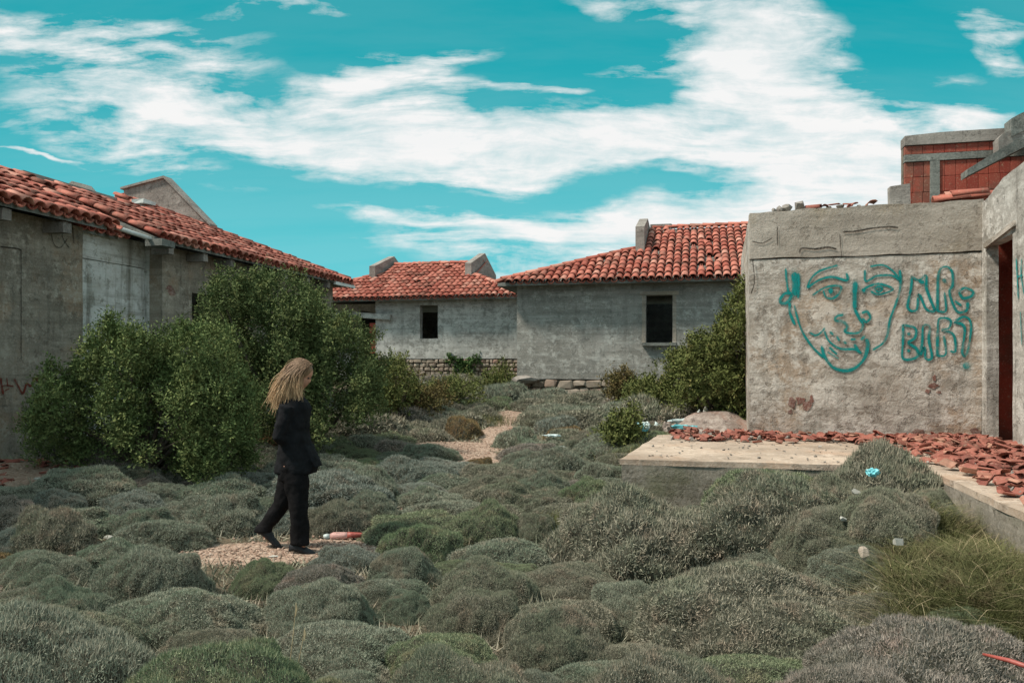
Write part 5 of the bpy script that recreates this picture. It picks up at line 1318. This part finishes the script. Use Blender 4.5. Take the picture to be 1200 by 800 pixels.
# ------------------------------------------------------------------ the walking woman
PX0, PY0, PYD = 345.0, 650.0, 7.0
K = PYD / F
gzp = ground((PX0 - 600) / F * PYD, PYD)
PB = Vector(((PX0 - 600) / F * PYD, PYD, gzp + .01))
def pp(px, py, y=0.0): return PB + Vector(((px - PX0) * K, y, (PY0 - py) * K))
def loft(secs, seg=18):
    """secs: centre, half-size in x, half-size in y (horizontal ellipses)"""
    V, Fc = [], []
    for (c, a, b2) in secs:
        for k in range(seg):
            t = 2 * math.pi * k / seg; V.append(c + Vector((math.cos(t) * a, math.sin(t) * b2, 0)))
    n = len(secs)
    for i in range(n - 1):
        for k in range(seg): Fc.append((i * seg + k, i * seg + (k + 1) % seg, (i + 1) * seg + (k + 1) % seg, (i + 1) * seg + k))
    Fc.append(tuple(range(seg))[::-1]); Fc.append(tuple((n - 1) * seg + k for k in range(seg)))
    return V, Fc
def blob(c, a, b2, d2, rot=None):
    bm = bmesh.new(); bmesh.ops.create_icosphere(bm, subdivisions=3, radius=1)
    V = [c + ((rot or Matrix.Identity(3)) @ Vector((v.co.x * a, v.co.y * b2, v.co.z * d2))) for v in bm.verts]; Fc = [tuple(v.index for v in f.verts) for f in bm.faces]; bm.free(); return V, Fc
def fused(name, parts, m, parent, vox, sm=4):
    v, f = merge(parts); o = fix(mk(name, v, f, m, parent))
    md = o.modifiers.new('fuse', 'REMESH'); md.mode = 'VOXEL'; md.voxel_size = vox; md.use_smooth_shade = True
    if sm: s = o.modifiers.new('soft', 'SMOOTH'); s.factor = .5; s.iterations = sm
    return o
M['skin'] = flat('skin', (0.50, 0.27, 0.19), .55, .08, 10); M['black'] = flat('black_cloth', (0.012, 0.013, 0.015), .9, .3, 14, .1); M['trouser'] = flat('black_trousers', (0.009, 0.009, 0.010), .9, .3, 14, .1)
M['shoe'] = flat('dark_shoe', (0.010, 0.013, 0.017), .65, .3, 20, .4); M['eye'] = flat('eye', (0.05, 0.04, 0.03), .3, .1, 10)
woman = empty('person', PB, 'woman with long blonde hair, black jacket and trousers, walking right with bowed head', 'person')
hd = pp(353.5, 442); tilt = Matrix.Rotation(R(28), 3, 'Y')
def hp(x, y, z): return hd + tilt @ Vector((x, y, z))
nearS, farS = pp(343, 478, -.165), pp(346, 478, .165)
nearE, farE = pp(334, 513, -.20), pp(338, 513, .20)
nearW, farW = pp(344, 525, -.06), pp(346, 525, .06)
hips = pp(344, 542)
kneeF, ankF = pp(353, 590, -.08), pp(354, 637, -.07)
kneeR, ankR = pp(330, 592, .09), pp(306, 627, .09)
def finger(a, d1, d2, l): return tube_vf([a, a + d1 * l * .45, a + d1 * l * .45 + d2 * l * .55], [.0095, .0085, .0065], 6)
def hand(wr, sgn):
    fwd = Vector((.62, 0, -.55)).normalized(); up = Vector((.5, 0, .6)).normalized(); ps = [tube_vf([wr, wr + fwd * .045, wr + fwd * .09], [.026, .038, .034], 10)]
    for i in range(4): ps.append(finger(wr + fwd * .085 + up * (.027 - i * .018), (fwd - Z * .15).normalized(), (fwd * .6 - Z * .7).normalized(), (.068, .076, .071, .055)[i]))
    ps.append(finger(wr + fwd * .03 + up * .03, (fwd + up * .7).normalized(), (fwd + up * .2).normalized(), .06)); return ps
body = [loft([(pp(343, 555), .10, .15), (pp(344, 540), .115, .165), (pp(345, 520), .095, .135), (pp(345, 500), .10, .145), (pp(344, 485), .105, .16), (pp(345, 474), .07, .12)]),
        tube_vf([pp(345, 478), pp(347, 466), hp(-.015, 0, -.07)], [.06, .052, .05], 12),
        blob(hp(-.012, 0, .03), .098, .076, .088, tilt), blob(hp(.03, 0, -.04), .062, .058, .075, tilt), blob(hp(.052, 0, -.088), .028, .03, .024, tilt),
        blob(hp(.086, 0, -.020), .014, .010, .020, tilt), blob(hp(.078, 0, -.060), .012, .024, .008, tilt),
        blob(hp(-.01, -.076, -.02), .018, .009, .028, tilt), blob(hp(-.01, .076, -.02), .018, .009, .028, tilt),
        tube_vf([nearS, nearE, nearW], [.05, .038, .026], 12), tube_vf([farS, farE, farW], [.05, .038, .026], 12),
        tube_vf([pp(344, 545, -.085), kneeF, ankF, pp(356, 644, -.07)], [.085, .052, .036, .036], 12), tube_vf([pp(342, 545, .085), kneeR, ankR, pp(309, 635, .09)], [.085, .052, .036, .034], 12)]
body += hand(nearW, -1) + hand(farW, 1)
fused('body', body, M['skin'], woman, .0065, 2)
for s_ in (-1, 1):
    v, f = blob(hp(.076, s_ * .03, .004), .010, .012, .008, tilt); mk('eye', v, f, M['eye'], woman, smooth=True)
# clothes
def jac(px, py): return pp(px, py)
jk = [loft([(pp(347, 557), .180, .17), (pp(347, 550), .182, .175), (pp(347, 538), .160, .175), (pp(346, 524), .140, .17), (pp(344, 508), .135, .165), (pp(344, 494), .14, .178), (pp(345, 482), .14, .185), (pp(346, 474), .11, .155), (pp(347, 468), .07, .085)], 22),
      tube_vf([nearS + Vector((0, .01, 0)), nearS.lerp(nearE, .5), nearE, nearE.lerp(nearW, .5), nearW + Vector((-.01, 0, 0))], [.074, .058, .054, .048, .042], 14),
      tube_vf([farS + Vector((0, -.01, 0)), farS.lerp(farE, .5), farE, farE.lerp(farW, .5), farW + Vector((-.01, 0, 0))], [.074, .058, .054, .048, .042], 14),
      loft([(pp(373, 549), .028, .10), (pp(368, 540), .035, .12), (pp(362, 525), .035, .12)], 12), tube_vf([pp(345, 472), pp(348, 464)], [.08, .066], 14)]
o = fused('jacket', jk, M['black'], woman, .011, 5)
tx = bpy.data.textures.new('folds', 'CLOUDS'); tx.noise_scale = .11
dm = o.modifiers.new('folds', 'DISPLACE'); dm.texture = tx; dm.strength = .035; dm.mid_level = .5; dm.texture_coords = 'LOCAL'
tr = [loft([(pp(344, 565), .125, .165), (pp(344, 550), .14, .175), (pp(344, 535), .13, .165)], 18),
      loft([(ankF + Z * -.018, .086, .074), (ankF + Z * .035, .082, .073), (ankF.lerp(kneeF, .5), .078, .074), (kneeF, .088, .08), (kneeF.lerp(hips, .5) + Vector((.01, -.04, 0)), .115, .095), (hips + Vector((0.01, -.07, -.06)), .125, .10)], 16),
      loft([(ankR + Vector((-.005, 0, -.012)), .078, .072), (ankR + Vector((.002, 0, .03)), .08, .072), (ankR.lerp(kneeR, .5), .082, .074), (kneeR, .095, .08), (kneeR.lerp(hips, .5) + Vector((0, .045, 0)), .115, .095), (hips + Vector((-.01, .07, -.06)), .125, .10)], 16)]
o = fused('trousers', tr, M['trouser'], woman, .011, 4)
dm = o.modifiers.new('folds', 'DISPLACE'); dm.texture = tx; dm.strength = .03; dm.mid_level = .5; dm.texture_coords = 'LOCAL'
def shoe(heel, toe, y, name='shoe'):
    d = toe - heel; L = d.length; d.normalize(); s = Vector((0, 1, 0)); up = s.cross(d) * -1; up = up if up.z > 0 else -up; parts = []
    secs = [(-.06, .034, .045, .055), (.10, .044, .062, .070), (.32, .046, .058, .064), (.58, .050, .036, .040), (.82, .050, .027, .029), (1.03, .028, .015, .016)]
    V, Fc = [], []; seg = 12
    for (t, wv, hh, cz) in secs:
        c = heel + d * L * t + up * (cz - .02)
        for k in range(seg):
            a_ = 2 * math.pi * k / seg; V.append(c + s * math.cos(a_) * wv + up * (math.sin(a_) * hh * (1 if math.sin(a_) > 0 else .6)))
    for i in range(len(secs) - 1):
        for k in range(seg): Fc.append((i * seg + k, i * seg + (k + 1) % seg, (i + 1) * seg + (k + 1) % seg, (i + 1) * seg + k))
    Fc.append(tuple(range(seg))[::-1]); Fc.append(tuple((len(secs) - 1) * seg + k for k in range(seg)))
    o = fix(mk(name, V, Fc, M['shoe'], woman, smooth=True)); return o
shoe(pp(343.5, 648.5, -.07), pp(371, 649.5, -.075), 0); shoe(pp(298.5, 632, .09), pp(326, 648.5, .085), 0)
# hair: cap + strands, darker at the roots, blonde at the ends (dyed so)
m, t, b = new_mat('blonde_hair', .5, .4)
at2 = t.node('ShaderNodeAttribute'); at2.attribute_name = 'tint'; hg = t.node('ShaderNodeNewGeometry').outputs['Position']
hc1 = t.mix(t.ramp(at2.outputs['Fac'], .15, .85), (0.23, 0.145, 0.085), (0.74, 0.52, 0.31))
t.put(b.inputs['Base Color'], t.mix(t.ramp(t.noise(t.mapping(hg, sc=(60, 60, 10)), 1, 3), .4, .65, 0, .55), hc1, (0.13, 0.075, 0.04)))
M['hair'] = m
ctrl = [(358, 428), (344, 434), (332, 455), (324, 476)]
HV, HF, HT = [], [], []
for i in range(1700):
    ph = random.uniform(-1, 1); th_ = random.uniform(0, 1)
    # root on the skull: from forehead (th 0) to nape (th 1), ph across
    ang = R(-50 + 200 * th_); rr = Vector((math.cos(ang) * .103, 0, math.sin(ang) * .1)); cr_ = math.sqrt(max(0, 1 - ph * ph * .92))
    rt = hd + tilt @ Vector((-.01 + math.sin(ang + .4) * -.0 + (.10 * math.cos(R(60) + R(150) * th_)) * cr_, ph * .088, .03 + .102 * math.sin(R(60) + R(110) * th_) * cr_))
    # tip: back and down; front strands hang nearer the face
    fr = 1 - th_
    tip = pp(323 + 24 * fr * random.uniform(.3, 1) + random.gauss(0, 4.5), 473 - 8 * fr + random.gauss(0, 7), ph * .15 + random.gauss(0, .02))
    if ph < -.2 and random.random() < .5: tip = pp(random.uniform(330, 359), random.uniform(460, 474), -.10 + random.gauss(0, .02)); rt = rt + Vector((.02, -.005, 0))
    m1 = rt.lerp(tip, .35) + Vector((-.035 - .02 * random.random(), ph * .05, .035 * (1 - abs(ph)) + .02)); m2 = rt.lerp(tip, .72) + Vector((-.02, ph * .04, .005)) + Vector([random.gauss(0, .008) for _ in range(3)])
    wdv = random.uniform(.0018, .0038); pts = []
    for k in range(9):
        u_ = k / 8; a1_ = (1 - u_) ** 3; a2_ = 3 * (1 - u_) ** 2 * u_; a3_ = 3 * (1 - u_) * u_ ** 2; a4_ = u_ ** 3
        pts.append(rt * a1_ + m1 * a2_ + m2 * a3_ + tip * a4_ + Vector((math.sin(u_ * 8 + ph * 5 + i * .05) * .010 * u_, math.cos(u_ * 7 + i * .07) * .008 * u_, math.sin(u_ * 9 + ph * 4) * .006 * u_)))
    v, f = tube_vf(pts, [wdv * (1 - .6 * (k / 8)) for k in range(9)], 4, False)
    b0 = len(HV); HV += v; HF += [tuple(q + b0 for q in g2) for g2 in f]; HT += [k / 8 for k in range(9) for _ in range(4)]
b0 = len(HV); v, f = blob(hp(-.02, 0, .035), .102, .085, .092, tilt); HV += v; HF += [tuple(q + b0 for q in g2) for g2 in f]; HT += [.15] * len(v)
for (c_, a_, b2_, d_, tn) in ((pp(341, 446), .085, .085, .10, .35), (pp(334, 457), .07, .095, .09, .6), (pp(328, 466), .055, .10, .06, .8)):
    b0 = len(HV); v, f = blob(c_, a_, b2_, d_); HV += v; HF += [tuple(q + b0 for q in g2) for g2 in f]; HT += [tn] * len(v)
o = mk('hair', HV, HF, M['hair'], woman, smooth=True, tint=HT)
print('objects', len(bpy.data.objects), 'tris', sum(len(me.polygons) for me in bpy.data.meshes))
